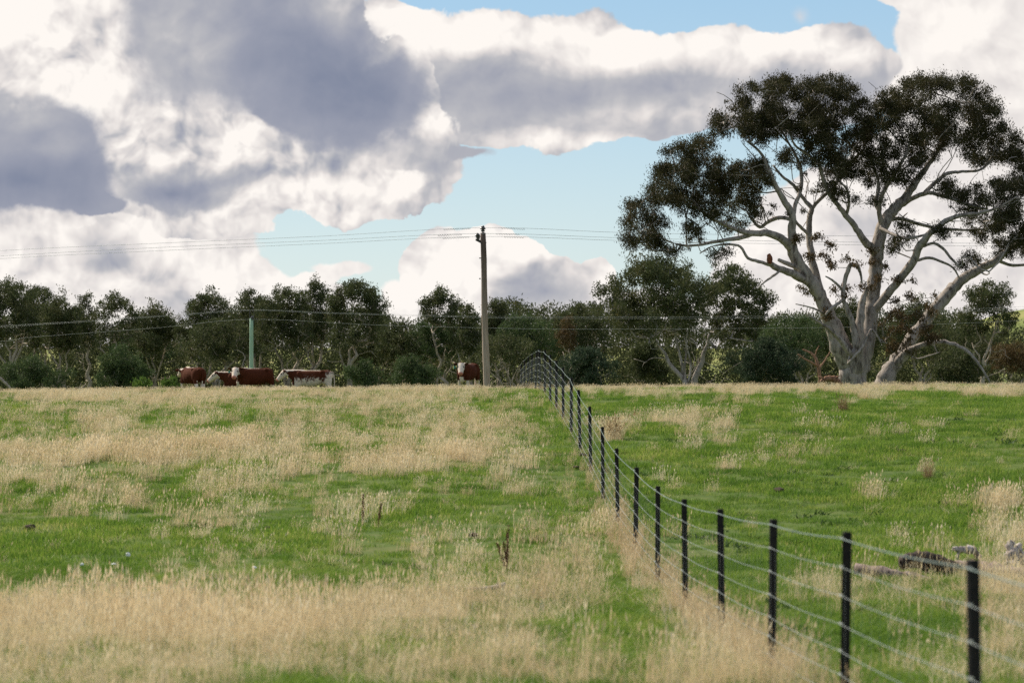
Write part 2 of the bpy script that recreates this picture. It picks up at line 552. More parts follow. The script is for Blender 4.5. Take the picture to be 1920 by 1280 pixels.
class Wood:
    def __init__(self, rng):
        self.rng = rng
        self.pos, self.par, self.fix = [], [], []
    def path(self, pts, parent=-1, radii=None):
        p = parent
        for i, q in enumerate(pts):
            self.pos.append(np.array(q, dtype=float)); self.par.append(p)
            self.fix.append(None if radii is None else float(radii[i]))
            p = len(self.pos) - 1
        return p
    def nearest(self, q, low_penalty=0.9, minz=None):
        P = np.array(self.pos)
        d = np.linalg.norm(P - q, axis=1)
        d = d + low_penalty * np.clip(P[:, 2] - q[2], 0, None)
        if minz is not None:
            d = d + 100 * (P[:, 2] < minz)
        return int(np.argmin(d))
    def attach(self, q, wig=0.13, up=0.12, minz=None):
        q = np.array(q, dtype=float)
        i = self.nearest(q, minz=minz)
        a = self.pos[i]
        L = np.linalg.norm(q - a)
        n = max(2, int(L / 0.35))
        n = min(n, 9)
        pts = []
        j1, j2 = self.rng.normal(0, wig * L, 3), self.rng.normal(0, wig * L * 0.6, 3)
        for k in range(1, n + 1):
            t = k / n
            p = a * (1 - t) + q * t
            p = p + j1 * math.sin(math.pi * t) + j2 * math.sin(2 * math.pi * t)
            p[2] += -up * L * math.sin(math.pi * t)
            pts.append(p)
        return self.path(pts, i)
    def radii(self, tip, expo=2.3):
        n = len(self.pos)
        acc = np.zeros(n)
        haskid = np.zeros(n, bool)
        for i in range(n):
            if self.par[i] >= 0: haskid[self.par[i]] = True
        r = np.zeros(n)
        for i in range(n - 1, -1, -1):
            if not haskid[i]: acc[i] += tip ** expo
            r[i] = acc[i] ** (1 / expo)
            if self.par[i] >= 0: acc[self.par[i]] += acc[i]
        for i in range(n):
            if self.fix[i] is not None: r[i] = self.fix[i]
        for i in range(n):
            p = self.par[i]
            if p >= 0 and self.fix[i] is None: r[i] = min(r[i], r[p] * 0.92)
        return r
    def chains(self, r):
        kids = [[] for _ in self.pos]
        for i, p in enumerate(self.par):
            if p >= 0: kids[p].append(i)
        out = []
        starts = [i for i, p in enumerate(self.par) if p < 0]
        stack = [(s, None) for s in starts]
        while stack:
            s, fr = stack.pop()
            ch = []
            if fr is not None: ch.append((self.pos[fr], min(r[fr] * 0.8, r[s] * 1.15)))
            i = s
            while True:
                ch.append((self.pos[i], r[i]))
                k = kids[i]
                if not k: break
                k = sorted(k, key=lambda q: -r[q])
                for q in k[1:]: stack.append((q, i))
                i = k[0]
            out.append(ch)
        return out

def tubes_mesh(name, chains, min_sides=4, max_sides=12, lump=0.0, rng=None, cap=True):
    V, Fq, off = [], [], 0
    for ch in chains:
        P = np.array([c[0] for c in ch]); rr = np.array([c[1] for c in ch])
        if len(P) < 2: continue
        rm = rr.max()
        ns = int(np.clip(min_sides + rm * 26, min_sides, max_sides))
        T = np.gradient(P, axis=0)
        T /= (np.linalg.norm(T, axis=1, keepdims=True) + 1e-9)
        up = np.array([0.0, 1.0, 0.0]) if abs(T[0][1]) < 0.9 else np.array([1.0, 0, 0])
        N = np.zeros_like(P)
        n = np.cross(T[0], up); n /= np.linalg.norm(n)
        for i in range(len(P)):
            n = n - T[i] * np.dot(n, T[i]); n /= (np.linalg.norm(n) + 1e-9)
            N[i] = n
        B = np.cross(T, N)
        ang = np.arange(ns) * 2 * math.pi / ns
        ca, sa = np.cos(ang), np.sin(ang)
        ring = P[:, None, :] + rr[:, None, None] * (ca[None, :, None] * N[:, None, :] + sa[None, :, None] * B[:, None, :])
        if lump and rng is not None and rm > 0.04:
            ring = ring + (rr[:, None, None] * lump) * rng.normal(0, 1, (len(P), ns, 1)) * (ca[None, :, None] * N[:, None, :] + sa[None, :, None] * B[:, None, :])
        V.append(ring.reshape(-1, 3))
        k = len(P)
        idx = off + np.arange(k * ns).reshape(k, ns)
        a = idx[:-1]; b = idx[1:]
        Fq.append(np.stack([a, np.roll(a, -1, 1), np.roll(b, -1, 1), b], axis=2).reshape(-1, 4))
        off += k * ns
        if cap and rm > 0.02:
            V.append(P[-1:] + T[-1:] * rr[-1] * 0.4)
            last = idx[-1]
            Fq.append(np.stack([last, np.roll(last, -1), np.full(ns, off), np.full(ns, off)], axis=1))
            off += 1
    V = np.concatenate(V); Fq = np.concatenate(Fq)
    tri = Fq[:, 2] == Fq[:, 3]
    me = bpy.data.meshes.new(name)
    faces = [tuple(int(x) for x in (f[:3] if t else f)) for f, t in zip(Fq, tri)]
    me.from_pydata(V.tolist(), [], faces)
    me.polygons.foreach_set("use_smooth", np.ones(len(faces), dtype=bool))
    me.update()
    return me

def leaf_mesh(name, centres, rng, length, width, droop=0.75):
    n = len(centres)
    d = rng.normal(0, 1, (n, 3)); d[:, 2] -= droop * 2.2
    d /= np.linalg.norm(d, axis=1, keepdims=True)
    w = np.cross(d, rng.normal(0, 1, (n, 3)))
    w /= np.linalg.norm(w, axis=1, keepdims=True) + 1e-9
    L = (length * rng.uniform(0.6, 1.3, n))[:, None]
    Wd = (width * rng.uniform(0.7, 1.3, n))[:, None]
    b = centres - d * L * 0.5
    q = np.cross(d, w) * Wd * 0.25
    verts = np.stack([b, b + d * L * 0.45 + w * Wd * 0.5 + q, b + d * L, b + d * L * 0.45 - w * Wd * 0.5 + q], axis=1).reshape(-1, 3)
    faces = np.arange(4 * n).reshape(n, 4)
    return mesh_np(name, verts, faces, 4)

def cluster_leaves(clusters, rng, per_area, twigs=9, spread=0.30, flat=0.75):
    """clusters: list of (centre, radius); returns leaf centres and twig chains"""
    C, tw = [], []
    for c, rad in clusters:
        c = np.array(c)
        n = max(10, int(per_area * rad * rad))
        k = max(3, int(twigs * rng.uniform(0.7, 1.3)))
        d = rng.normal(0, 1, (k, 3)); d /= np.linalg.norm(d, axis=1, keepdims=True)
        d[:, 2] *= flat
        tips = c + d * rad * rng.uniform(0.35, 1.0, (k, 1))
        for t in tips:
            m = (c + t) / 2 + rng.normal(0, 0.08 * rad, 3)
            tw.append([(c, 0.011), (m, 0.008), (t, 0.004)])
        idx = rng.integers(0, k, n)
        s = rng.uniform(0, 1, (n, 1)) ** 0.5
        base = c + (tips[idx] - c) * (0.45 + 0.55 * s)
        C.append(base + rng.normal(0, spread * rad, (n, 3)) * np.array([1, 1, 0.8]))
    return np.concatenate(C), tw

# ------------------------------------------------------------------ the big gum tree
def build_big_gum():
    rng = np.random.default_rng(11)
    D = 115.0
    base = px(1605, 722, D)
    zg = gz(base.x, D)
    root = empty("gum_tree", (base.x, D, zg))
    tag(root, "huge spreading gum tree with pale forking trunk and dark crown on the right", "tree", "gum trees")
    O = np.array([base.x, D, zg])
    S = D / F
    def P(x, y, dy=0.0):
        return np.array(px(x, y, D + dy)) - O
    W = Wood(rng)
    keep = {}
    def limb(key, pts, parent=None, n=4):
        """pts: (x, y, width_px, depth offset)"""
        P3 = [Vector(P(p[0], p[1], p[3])) for p in pts]
        cr = catmull(P3, n)
        rs = np.interp(np.linspace(0, len(pts) - 1, len(cr)), range(len(pts)), [p[2] * S * float(np.interp(p[2], [8, 18, 30], [0.34, 0.38, 0.43])) for p in pts])
        cr = [np.array(c) + rng.normal(0, 0.10 * r, 3) for c, r in zip(cr, rs)]
        par = -1
        if parent is not None:
            par = W.nearest(np.array(P3[0]), 0.0)
        keep[key] = W.path(cr, par, rs)
    zb = (gz(base.x, D) - 0.0)
    yb = 640 - zb * F / D + 10          # pixel row of the hidden base
    limb('A', [(1603, yb, 64, 0), (1602, 735, 58, 0), (1599, 705, 53, 0), (1590, 678, 52, -.1), (1571, 638, 42, -.3), (1556, 600, 34, -.5), (1540, 562, 29, -.6), (1520, 528, 28, -.8), (1500, 500, 28, -1.0), (1486, 468, 25, -1.2),
               (1484, 440, 21, -1.4), (1485, 405, 18, -1.6), (1468, 372, 15, -1.8), (1452, 345, 13, -2.0), (1440, 315, 10, -2.2), (1425, 285, 7, -2.3), (1400, 265, 5, -2.4)])
    limb('A1', [(1488, 472, 20, -1.2), (1468, 450, 20, -1.6), (1440, 437, 18, -2.0), (1410, 438, 15, -2.3), (1380, 430, 11, -2.6), (1345, 415, 9, -2.8), (1315, 395, 8, -2.9), (1295, 370, 6, -3.0)], 1)
    limb('A2', [(1415, 437, 13, -2.3), (1385, 446, 12, -2.4), (1345, 452, 9, -2.6), (1305, 460, 7, -2.8), (1270, 458, 6, -3.0), (1240, 445, 4, -3.1), (1215, 420, 3, -3.2)], 1)
    limb('A3', [(1484, 412, 10, -1.6), (1462, 408, 11, -1.3), (1440, 416, 10, -1.0), (1425, 426, 9, -.8), (1410, 412, 7, -.6), (1400, 395, 5, -.4)], 1)
    limb('A4', [(1485, 420, 12, -1.4), (1490, 390, 11, -1.1), (1500, 360, 11, -.8), (1503, 330, 10, -.5), (1496, 300, 8, -.3), (1480, 270, 6, -.2), (1465, 245, 5, 0)], 1)
    limb('A5', [(1455, 350, 9, -2.0), (1430, 335, 8, -1.6), (1405, 320, 7, -1.2)], 1)
    limb('B', [(1522, 530, 22, -.8), (1492, 516, 20, -1.4), (1467, 506, 17, -2.0), (1447, 497, 15, -2.4), (1442, 484, 13, -2.5)], 1)
    limb('B1', [(1452, 500, 9, -2.3), (1422, 490, 9, -2.6), (1402, 484, 8, -2.8), (1388, 463, 7, -3.0), (1368, 458, 6, -3.1), (1335, 462, 4, -3.2), (1312, 475, 3, -3.3)], 1)
    limb('B2', [(1462, 508, 7, -2.2), (1448, 518, 7, -2.6), (1432, 530, 5, -2.9), (1422, 540, 3, -3.0)], 1)
    limb('B3', [(1495, 502, 13, -1.1), (1475, 494, 12, -1.5), (1460, 487, 9, -1.8)], 1)
    limb('C', [(1545, 565, 20, -.3), (1530, 520, 20, .2), (1522, 480, 18, .6), (1517, 445, 16, .9), (1518, 410, 15, 1.1), (1522, 390, 13, 1.2), (1508, 374, 10, 1.4), (1488, 348, 9, 1.6), (1466, 330, 7, 1.8), (1450, 310, 5, 2.0)], 1)
    limb('C1', [(1522, 392, 10, 1.2), (1540, 371, 10, 1.3), (1563, 352, 9, 1.5), (1578, 322, 8, 1.7), (1602, 298, 7, 1.9), (1620, 280, 5, 2.1)], 1)
    limb('C2', [(1517, 440, 9, .9), (1500, 425, 9, .6), (1488, 408, 8, .3), (1478, 380, 6, .1)], 1)
    limb('M', [(1605, 690, 34, -.3), (1611, 645, 24, -.4), (1613, 595, 20, -.4), (1618, 562, 16, -.3), (1626, 540, 9, -.2)], 1)
    limb('D', [(1611, 705, 38, .2), (1624, 660, 36, .3), (1632, 605, 32, .5), (1637, 560, 30, .6), (1640, 520, 30, .8), (1643, 480, 30, .9), (1650, 440, 28, 1.0), (1660, 412, 26, 1.1), (1676, 392, 24, 1.2), (1697, 370, 21, 1.4), (1716, 343, 18, 1.5),
               (1736, 315, 14, 1.6), (1757, 285, 10, 1.7), (1772, 255, 7, 1.8), (1780, 225, 5, 1.9)], 1)
    limb('D1', [(1640, 470, 20, .7), (1622, 452, 19, .4), (1606, 430, 16, .1), (1587, 405, 15, -.2), (1572, 385, 13, -.4), (1557, 365, 12, -.6), (1545, 338, 10, -.8), (1535, 308, 9, -1.0), (1512, 288, 8, -1.2), (1490, 272, 6, -1.4), (1480, 245, 5, -1.5)], 1)
    limb('D2', [(1655, 425, 15, 1.0), (1648, 398, 13, .7), (1652, 370, 12, .5), (1666, 343, 10, .3), (1686, 312, 9, .1), (1702, 282, 7, -.1), (1710, 250, 5, -.3)], 1)
    limb('D3', [(1650, 400, 10, .7), (1641, 378, 10, .9), (1648, 352, 9, 1.1), (1642, 322, 7, 1.3), (1630, 295, 6, 1.5), (1620, 260, 4, 1.6)], 1)
    limb('D4', [(1690, 385, 14, 1.3), (1712, 372, 13, .8), (1740, 362, 12, .3), (1780, 371, 10, -.3), (1815, 384, 8, -.8), (1850, 392, 6, -1.2)], 1)
    limb('D5', [(1664, 412, 12, 1.1), (1690, 410, 11, 1.6), (1716, 418, 10, 2.0), (1752, 427, 9, 2.4), (1792, 431, 8, 2.8), (1842, 430, 6, 3.1), (1880, 425, 4, 3.3)], 1)
    limb('D6', [(1735, 360, 12, .4), (1756, 340, 11, .9), (1778, 325, 10, 1.3), (1804, 322, 8, 1.6), (1836, 319, 7, 1.9), (1860, 300, 5, 2.2), (1875, 275, 4, 2.4)], 1)
    limb('D7', [(1587, 405, 9, -.2), (1592, 380, 8, -.5), (1588, 355, 7, -.8), (1570, 335, 6, -1.0), (1565, 310, 5, -1.1)], 1)
    limb('D8', [(1652, 428, 10, .8), (1675, 440, 9, .1), (1700, 447, 8, -.6), (1735, 440, 6, -1.2), (1760, 430, 5, -1.7)], 1)
    limb('E', [(1640, 580, 22, .4), (1660, 555, 20, .1), (1686, 525, 20, -.3), (1711, 490, 20, -.7), (1732, 450, 18, -1.1), (1757, 426, 15, -1.5), (1792, 406, 12, -1.9), (1832, 400, 9, -2.3), (1870, 390, 6, -2.6), (1905, 370, 5, -2.8)], 1)
    limb('E1', [(1720, 488, 8, -.7), (1742, 483, 8, -.4), (1768, 492, 7, -.2), (1787, 502, 6, 0), (1799, 522, 4, .1)], 1)
    limb('E2', [(1733, 462, 8, -1.0), (1750, 456, 8, -1.2), (1768, 466, 8, -1.3), (1783, 484, 7, -1.4), (1799, 500, 5, -1.5)], 1)
    limb('F', [(1648, yb, 48, .9), (1653, 735, 44, .9), (1660, 712, 40, 1.0), (1675, 688, 34, 1.1), (1695, 658, 29, 1.3), (1724, 615, 27, 1.6), (1750, 584, 28, 1.8), (1776, 553, 28, 2.0), (1800, 527, 25, 2.2), (1832, 508, 22, 2.4), (1866, 489, 19, 2.6), (1890, 468, 14, 2.7), (1906, 445, 10, 2.8), (1925, 420, 7, 2.9)], None)
    limb('F1', [(1868, 488, 10, 2.6), (1900, 497, 9, 2.9), (1938, 494, 7, 3.2), (1975, 480, 5, 3.4)], 1)
    limb('F2', [(1682, 680, 24, 1.0), (1702, 660, 19, .8), (1726, 648, 16, .6), (1754, 642, 14, .4), (1790, 646, 12, .2), (1820, 664, 9, 0), (1840, 690, 7, -.1), (1856, 716, 5, -.2)], 1)
    limb('F3', [(1836, 508, 6, 2.3), (1848, 515, 4, 2.0), (1856, 512, 2.5, 1.8)], 1)
    limb('G', [(1606, 655, 20, -.8), (1601, 620, 17, -.9), (1592, 590, 14, -1.0), (1583, 565, 12, -1.1), (1581, 540, 11, -1.1), (1588, 512, 12, -1.1), (1596, 496, 12, -1.1), (1608, 500, 10, -1.1), (1614, 515, 7, -1.0), (1616, 532, 4, -1.0)], 1)
    limb('G1', [(1583, 560, 9, -1.1), (1570, 570, 9, -1.3), (1556, 580, 8, -1.4), (1548, 590, 5, -1.4)], 1)
    limb('G2', [(1580, 545, 7, -1.0), (1572, 535, 7, -1.2), (1560, 525, 6, -1.4), (1548, 518, 4, -1.5)], 1)
    limb('H', [(1596, 668, 16, -.9), (1582, 645, 14, -1.3), (1562, 622, 12, -1.7), (1545, 610, 9, -2.0), (1530, 600, 6, -2.2), (1514, 589, 3, -2.4)], 1)
    limb('H1', [(1550, 592, 8, -.9), (1535, 582, 7, -1.2), (1515, 575, 4, -1.5), (1492, 570, 2.5, -1.7)], 1)
    limb('I', [(1590, 682, 6, -1.2), (1602, 668, 8, -1.3), (1616, 652, 9, -1.3), (1628, 628, 8, -1.2), (1634, 618, 7, -1.1), (1645, 630, 6, -1.0), (1652, 642, 4, -1.0)], 1)
    limb('J', [(1700, 655, 6, .2), (1716, 672, 5, 0), (1738, 668, 4, -.2), (1762, 660, 3, -.3)], 1)
    blobs = [
        (1375, 228, 42, 32, -2), (1428, 190, 58, 42, -2), (1500, 172, 70, 40, 0), (1562, 182, 52, 44, 1), (1480, 232, 90, 34, -1), (1420, 240, 50, 28, -2.4), (1585, 245, 58, 50, 1.5), (1622, 212, 28, 30, 1), (1545, 225, 60, 40, 0),
        (1494, 298, 34, 20, -.3), (1540, 285, 45, 32, -.8), (1570, 318, 34, 26, -1), (1600, 300, 42, 36, 2), (1348, 240, 18, 20, -2.2),
        (1268, 302, 44, 38, -2.8), (1320, 285, 40, 34, -2.4), (1248, 342, 34, 32, -3.2), (1300, 345, 56, 42, -2.8), (1356, 322, 36, 34, -1.6), (1402, 318, 42, 34, -1.2), (1428, 348, 26, 36, -1.8), (1380, 366, 44, 26, -1), (1336, 392, 46, 24, -2.8), (1284, 386, 36, 26, -3),
        (1228, 382, 34, 28, -3.2), (1196, 404, 28, 32, -3.4), (1188, 444, 22, 24, -3.4), (1240, 430, 26, 30, -3.2), (1222, 464, 26, 16, -3.2), (1258, 466, 22, 16, -3), (1420, 395, 22, 20, -.6), (1372, 420, 22, 16, -2.6), (1310, 425, 26, 16, -2.9), (1180, 425, 14, 26, -3.4), (1345, 470, 20, 10, -3.2),
        (1690, 182, 46, 36, 0), (1740, 160, 46, 26, 1.5), (1792, 178, 54, 36, 2), (1838, 192, 34, 34, 2.4), (1662, 224, 36, 40, .5), (1720, 222, 60, 44, 0), (1792, 235, 60, 44, 2), (1852, 236, 28, 42, 2.5), (1640, 268, 36, 40, 1.6), (1692, 288, 48, 36, 0), (1745, 272, 44, 30, 1.7),
        (1884, 270, 38, 38, 2.6), (1906, 318, 34, 48, 2), (1842, 292, 40, 30, 2.2), (1934, 350, 40, 60, 0), (1640, 325, 32, 30, 1.3), (1880, 372, 44, 38, -2.6), (1812, 372, 42, 30, -.8), (1850, 415, 54, 34, 3), (1908, 425, 50, 46, -2), (1890, 466, 40, 22, 2.7), (1945, 470, 40, 40, 3), (1765, 350, 24, 18, .6), (1842, 492, 22, 12, 2.4), (1960, 420, 40, 50, 0), (1700, 330, 34, 22, .3),
        (1580, 372, 26, 16, -.6), (1642, 378, 16, 12, .9), (1692, 438, 22, 22, -.6), (1680, 466, 18, 18, -.4), (1770, 435, 20, 16, -1.6), (1805, 488, 20, 16, -1.5), (1545, 345, 24, 18, -.6)]
    wisps = [(1540, 455, 34, 30, -.6), (1562, 490, 26, 22, -.6), (1600, 488, 20, 22, -.6), (1522, 500, 18, 24, -.9), (1510, 545, 18, 14, -1), (1545, 545, 26, 16, -1), (1556, 580, 18, 22, -1), (1655, 520, 16, 36, .4), (1625, 540, 14, 30, -.6), (1700, 528, 24, 12, -.5), (1728, 560, 36, 22, .4), (1665, 560, 22, 20, .2),
             (1690, 598, 44, 36, -.8), (1708, 630, 46, 34, -.8), (1672, 640, 28, 30, -.9), (1735, 600, 30, 24, -.6), (1660, 610, 22, 30, -.9), (1740, 640, 26, 22, -.6), (1690, 655, 30, 14, -.9), (1580, 545, 12, 18, -1), (1495, 450, 8, 8, -1.2), (1640, 480, 12, 22, .2)]
    cl = []
    for lst, rad, dens in ((blobs, 14.5, 112.0), (wisps, 11, 200.0)):
        for (cx, cy, rx, ry, dy) in lst:
            n = max(2, int(rx * ry / dens * 1.15))
            for _ in range(n):
                a, rr_ = rng.uniform(0, 6.283), math.sqrt(rng.uniform(0, 1)) * 0.86
                q = P(cx + math.cos(a) * rx * rr_, cy + math.sin(a) * ry * rr_, dy + rng.normal(0, 1.0 if rad > 14 else 0.35))
                cl.append((q, rad * S * rng.uniform(0.75, 1.2), rad > 14))
    # secondary limbs: from the nearest traced limb up into every leaf mass, each splitting into a fan
    nfix = len(W.pos)
    minr = {}
    for (cx, cy, rx, ry, dy) in sorted(blobs, key=lambda b: -b[1]):
        c = P(cx, cy + ry * 0.35, dy)
        n0 = len(W.pos)
        e = W.attach(c, 0.14, 0.06, minz=P(0, 560)[2])
        for k in range(n0, len(W.pos)): minr[k] = 0.030
        for f in range(3):
            a_ = rng.uniform(-1.2, 1.2)
            q = P(cx + math.sin(a_) * rx * 0.75, cy + ry * 0.1 - math.cos(a_) * ry * 0.6, dy + rng.normal(0, 0.7))
            n0 = len(W.pos)
            W.attach(q, 0.16, 0.04, minz=P(0, 560)[2])
            for k in range(n0, len(W.pos)): minr[k] = 0.022
    ups = [k for k in range(nfix) if P(0, 470)[2] < W.pos[k][2] and W.fix[k] < 0.20]
    tips = []
    for k in rng.choice(ups, 75):
        q0 = W.pos[k]
        out = q0 - np.array([0.4, 0.0, 4.0]); out[1] *= 0.6
        out = out / (np.linalg.norm(out) + 1e-6)
        q = q0 + (out * 0.8 + rng.normal(0, 0.55, 3) + np.array([0, 0, 0.45])) * rng.uniform(0.5, 1.5)
        n0 = len(W.pos)
        m1 = (q0 + q) / 2 + rng.normal(0, 0.16, 3)
        e = W.path([np.array(c_) for c_ in catmull([Vector(q0), Vector(m1), Vector(q)], 3)[1:]], int(k))
        for kk in range(n0, len(W.pos)): minr[kk] = 0.018
        for _ in range(2):
            q2 = q + rng.normal(0, 0.35, 3) + np.array([0, 0, 0.3])
            W.path([(q + q2) / 2 + rng.normal(0, 0.06, 3), q2], e)
            if rng.uniform() < 0.6: tips.append((q2, rng.uniform(0.10, 0.20), True))
    SK = np.array(W.pos)
    order = sorted(cl, key=lambda t: np.min(np.linalg.norm(SK[::3] - t[0], axis=1)))
    for q, rad, big in order:
        W.attach(q, 0.12, 0.10, minz=P(0, 690)[2])
    r = W.radii(0.012, 2.25)
    r = np.minimum(r, np.array([f if f is not None else 0.085 for f in W.fix]))
    for k, m_ in minr.items(): r[k] = max(r[k], m_)
    link_mesh("trunk", tubes_mesh("trunk", W.chains(r), 5, 18, 0.05, rng), root, BARK_PALE)
    big = [(c, rd) for c, rd, b in cl if b] + [(c, rd) for c, rd, b in tips]
    small = [(c, rd) for c, rd, b in cl if not b]
    L1, t1 = cluster_leaves(big, rng, 3300, 10, 0.44, 0.85)
    L2, t2 = cluster_leaves(small, rng, 1500, 7, 0.38)
    link_mesh("crown", leaf_mesh("crown", L1, rng, 0.112, 0.031), root, LEAF_BIG)
    o = link_mesh("regrowth_foliage", leaf_mesh("regrowth_foliage", L2, rng, 0.14, 0.042), root, LEAF_RUST)
    o["label"] = "rusty olive young shoots sprouting low on the trunk"
    link_mesh("twigs", tubes_mesh("twigs", t1 + t2, 3, 3, 0, None, False), root, BARK_GREY)
    # hollow end of the broken limb
    k = Mat("raw_red_heartwood"); v_ = k.coord('Object')
    k.colour(k.ramp(k.noise(v_, 6, 4), [(0.35, (0.06, 0.02, 0.012)), (0.6, (0.20, 0.07, 0.04)), (0.75, (0.30, 0.13, 0.07))])); k.rough(0.9, 0.1)
    c = P(1443, 485, -2.62)
    bm = bmesh.new()
    bmesh.ops.create_uvsphere(bm, u_segments=14, v_segments=8, radius=1.0)
    for q in bm.verts:
        q.co = Vector((q.co.x * 0.115, q.co.y * 0.10, q.co.z * 0.21)) + Vector(rng.normal(0, 0.008, 3))
        q.co = Matrix.Rotation(R(-8), 4, 'Y') @ q.co + Vector(c)
    me = bpy.data.meshes.new("broken_limb_end"); bm.to_mesh(me); bm.free()
    o = link_mesh("broken_limb_end", me, root, k.m)
    o["label"] = "torn red-brown end of the broken limb"
    print("big gum leaves", len(L1), len(L2), "nodes", len(W.pos))

build_big_gum()

# ------------------------------------------------------------------ the trees along the back
def build_tree(name, label, cx, top, low, width, d, seed, leaf=None, bark=None, stems=2, open_=0.0, dens=1.0, lean=0.0, cat="tree", group="gum trees", lobe=13.0, leaf_len=0.17, base_off=None, trunk_frac=0.55):
    rng = np.random.default_rng(seed)
    leaf = leaf or LEAF_OLIVE
    bark = bark or BARK_GREY
    S = d / F
    bx = (cx - 960 + (base_off if base_off is not None else rng.uniform(-0.12, 0.12) * width)) * S
    zg = gz(bx, d)
    root = empty(name, (bx, d, zg))
    tag(root, label, cat, group)
    O = np.array([bx, d, zg])
    def P(x, y, dy=0.0):
        return np.array(px(x, y, d + dy)) - O
    hw, hh = width / 2.0, (low - top)
    lobes = []
    want = max(4, int(width * hh / (lobe * lobe) * 0.95))
    tries = 0
    while len(lobes) < want and tries < want * 30:
        tries += 1
        t = rng.uniform(0, 1)
        prof = math.sqrt(max(0.0, 1 - (1 - min(1, t / 0.55)) ** 2)) * (1.0 if t < 0.75 else 1.0 - 0.9 * (t - 0.75))
        prof *= 0.85 + 0.3 * math.sin(seed * 1.7 + t * 9.0) * 0.5
        x = rng.uniform(-1, 1)
        rl = lobe * rng.uniform(0.65, 1.15)
        if open_ > 0 and abs(x) < 0.62 and t > 0.30 and rng.uniform() < open_:
            continue
        X, Y = cx + lean * (1 - t) + x * max(4.0, prof * hw - rl * 0.5), top + rl * 0.7 + t * max(1, hh - rl)
        if any((X - q[0]) ** 2 + (Y - q[1]) ** 2 < (0.45 * lobe) ** 2 for q in lobes):
            continue
        lobes.append((X, Y, rl, rng.uniform(-1, 1) * hw * S * 0.7))
    lobes.append((cx + lean, top + lobe * 0.5, lobe * 0.8, 0.0))
    # stems
    W = Wood(rng)
    H = P(cx, top)[2]
    fork_z = H * rng.uniform(0.16, 0.30)
    r0 = 0.023 * H * rng.uniform(0.8, 1.2)
    ends = []
    b0 = W.path([np.array([0, 0, -0.2]), np.array([rng.normal(0, .05), rng.normal(0, .05), fork_z * 0.5]), np.array([rng.normal(0, .12), rng.normal(0, .12), fork_z])])
    stems = stems + 1
    for s in range(stems):
        sx = ((s + 0.5) / stems - 0.5) * 2 * hw * S * 0.75 + rng.normal(0, 0.15) + lean * S * 0.6
        topz = H * rng.uniform(trunk_frac - 0.05, trunk_frac + 0.2)
        pts = []
        for k in range(1, 8):
            t = k / 7
            pts.append(np.array([sx * t ** 1.2 + rng.normal(0, 0.10), rng.normal(0, 0.25) * t, fork_z + (topz - fork_z) * t]))
        cr = catmull([Vector(p) for p in [W.pos[b0]] + pts], 2)[1:]
        W.path([np.array(c) for c in cr], b0)
    cl = []
    for (X, Y, rl, dy) in sorted(lobes, key=lambda q: -q[1]):
        c = P(X, Y, dy)
        W.attach(c - np.array([0, 0, rl * S * 0.4]), 0.15, 0.10, minz=fork_z * 0.7)
        for _ in range(int(rng.integers(3, 6))):
            q = c + rng.normal(0, 0.45, 3) * rl * S
            W.attach(q, 0.1, 0.05, minz=fork_z)
            cl.append((q, rl * S * rng.uniform(0.45, 0.85)))
    # a few bare lower branches
    for _ in range(12):
        a = rng.uniform(-1, 1)
        W.attach(np.array([a * hw * S * 0.9, rng.normal(0, 0.5), H * rng.uniform(0.22, 0.62)]), 0.16, 0.0, minz=fork_z * 0.6)
    r = W.radii(0.019, 2.3)
    r = r * (r0 / max(r[0], 1e-6)) ** 0.6
    link_mesh("trunk", tubes_mesh("trunk", W.chains(r), 4, 8), root, bark)
    area = 1.0
    L, tw = cluster_leaves(cl, rng, 400 * dens / (leaf_len / 0.2) ** 2, 6, 0.46, 0.9)
    link_mesh("crown", leaf_mesh("crown", L, rng, leaf_len, leaf_len * 0.36), root, leaf)
    return root, len(L)

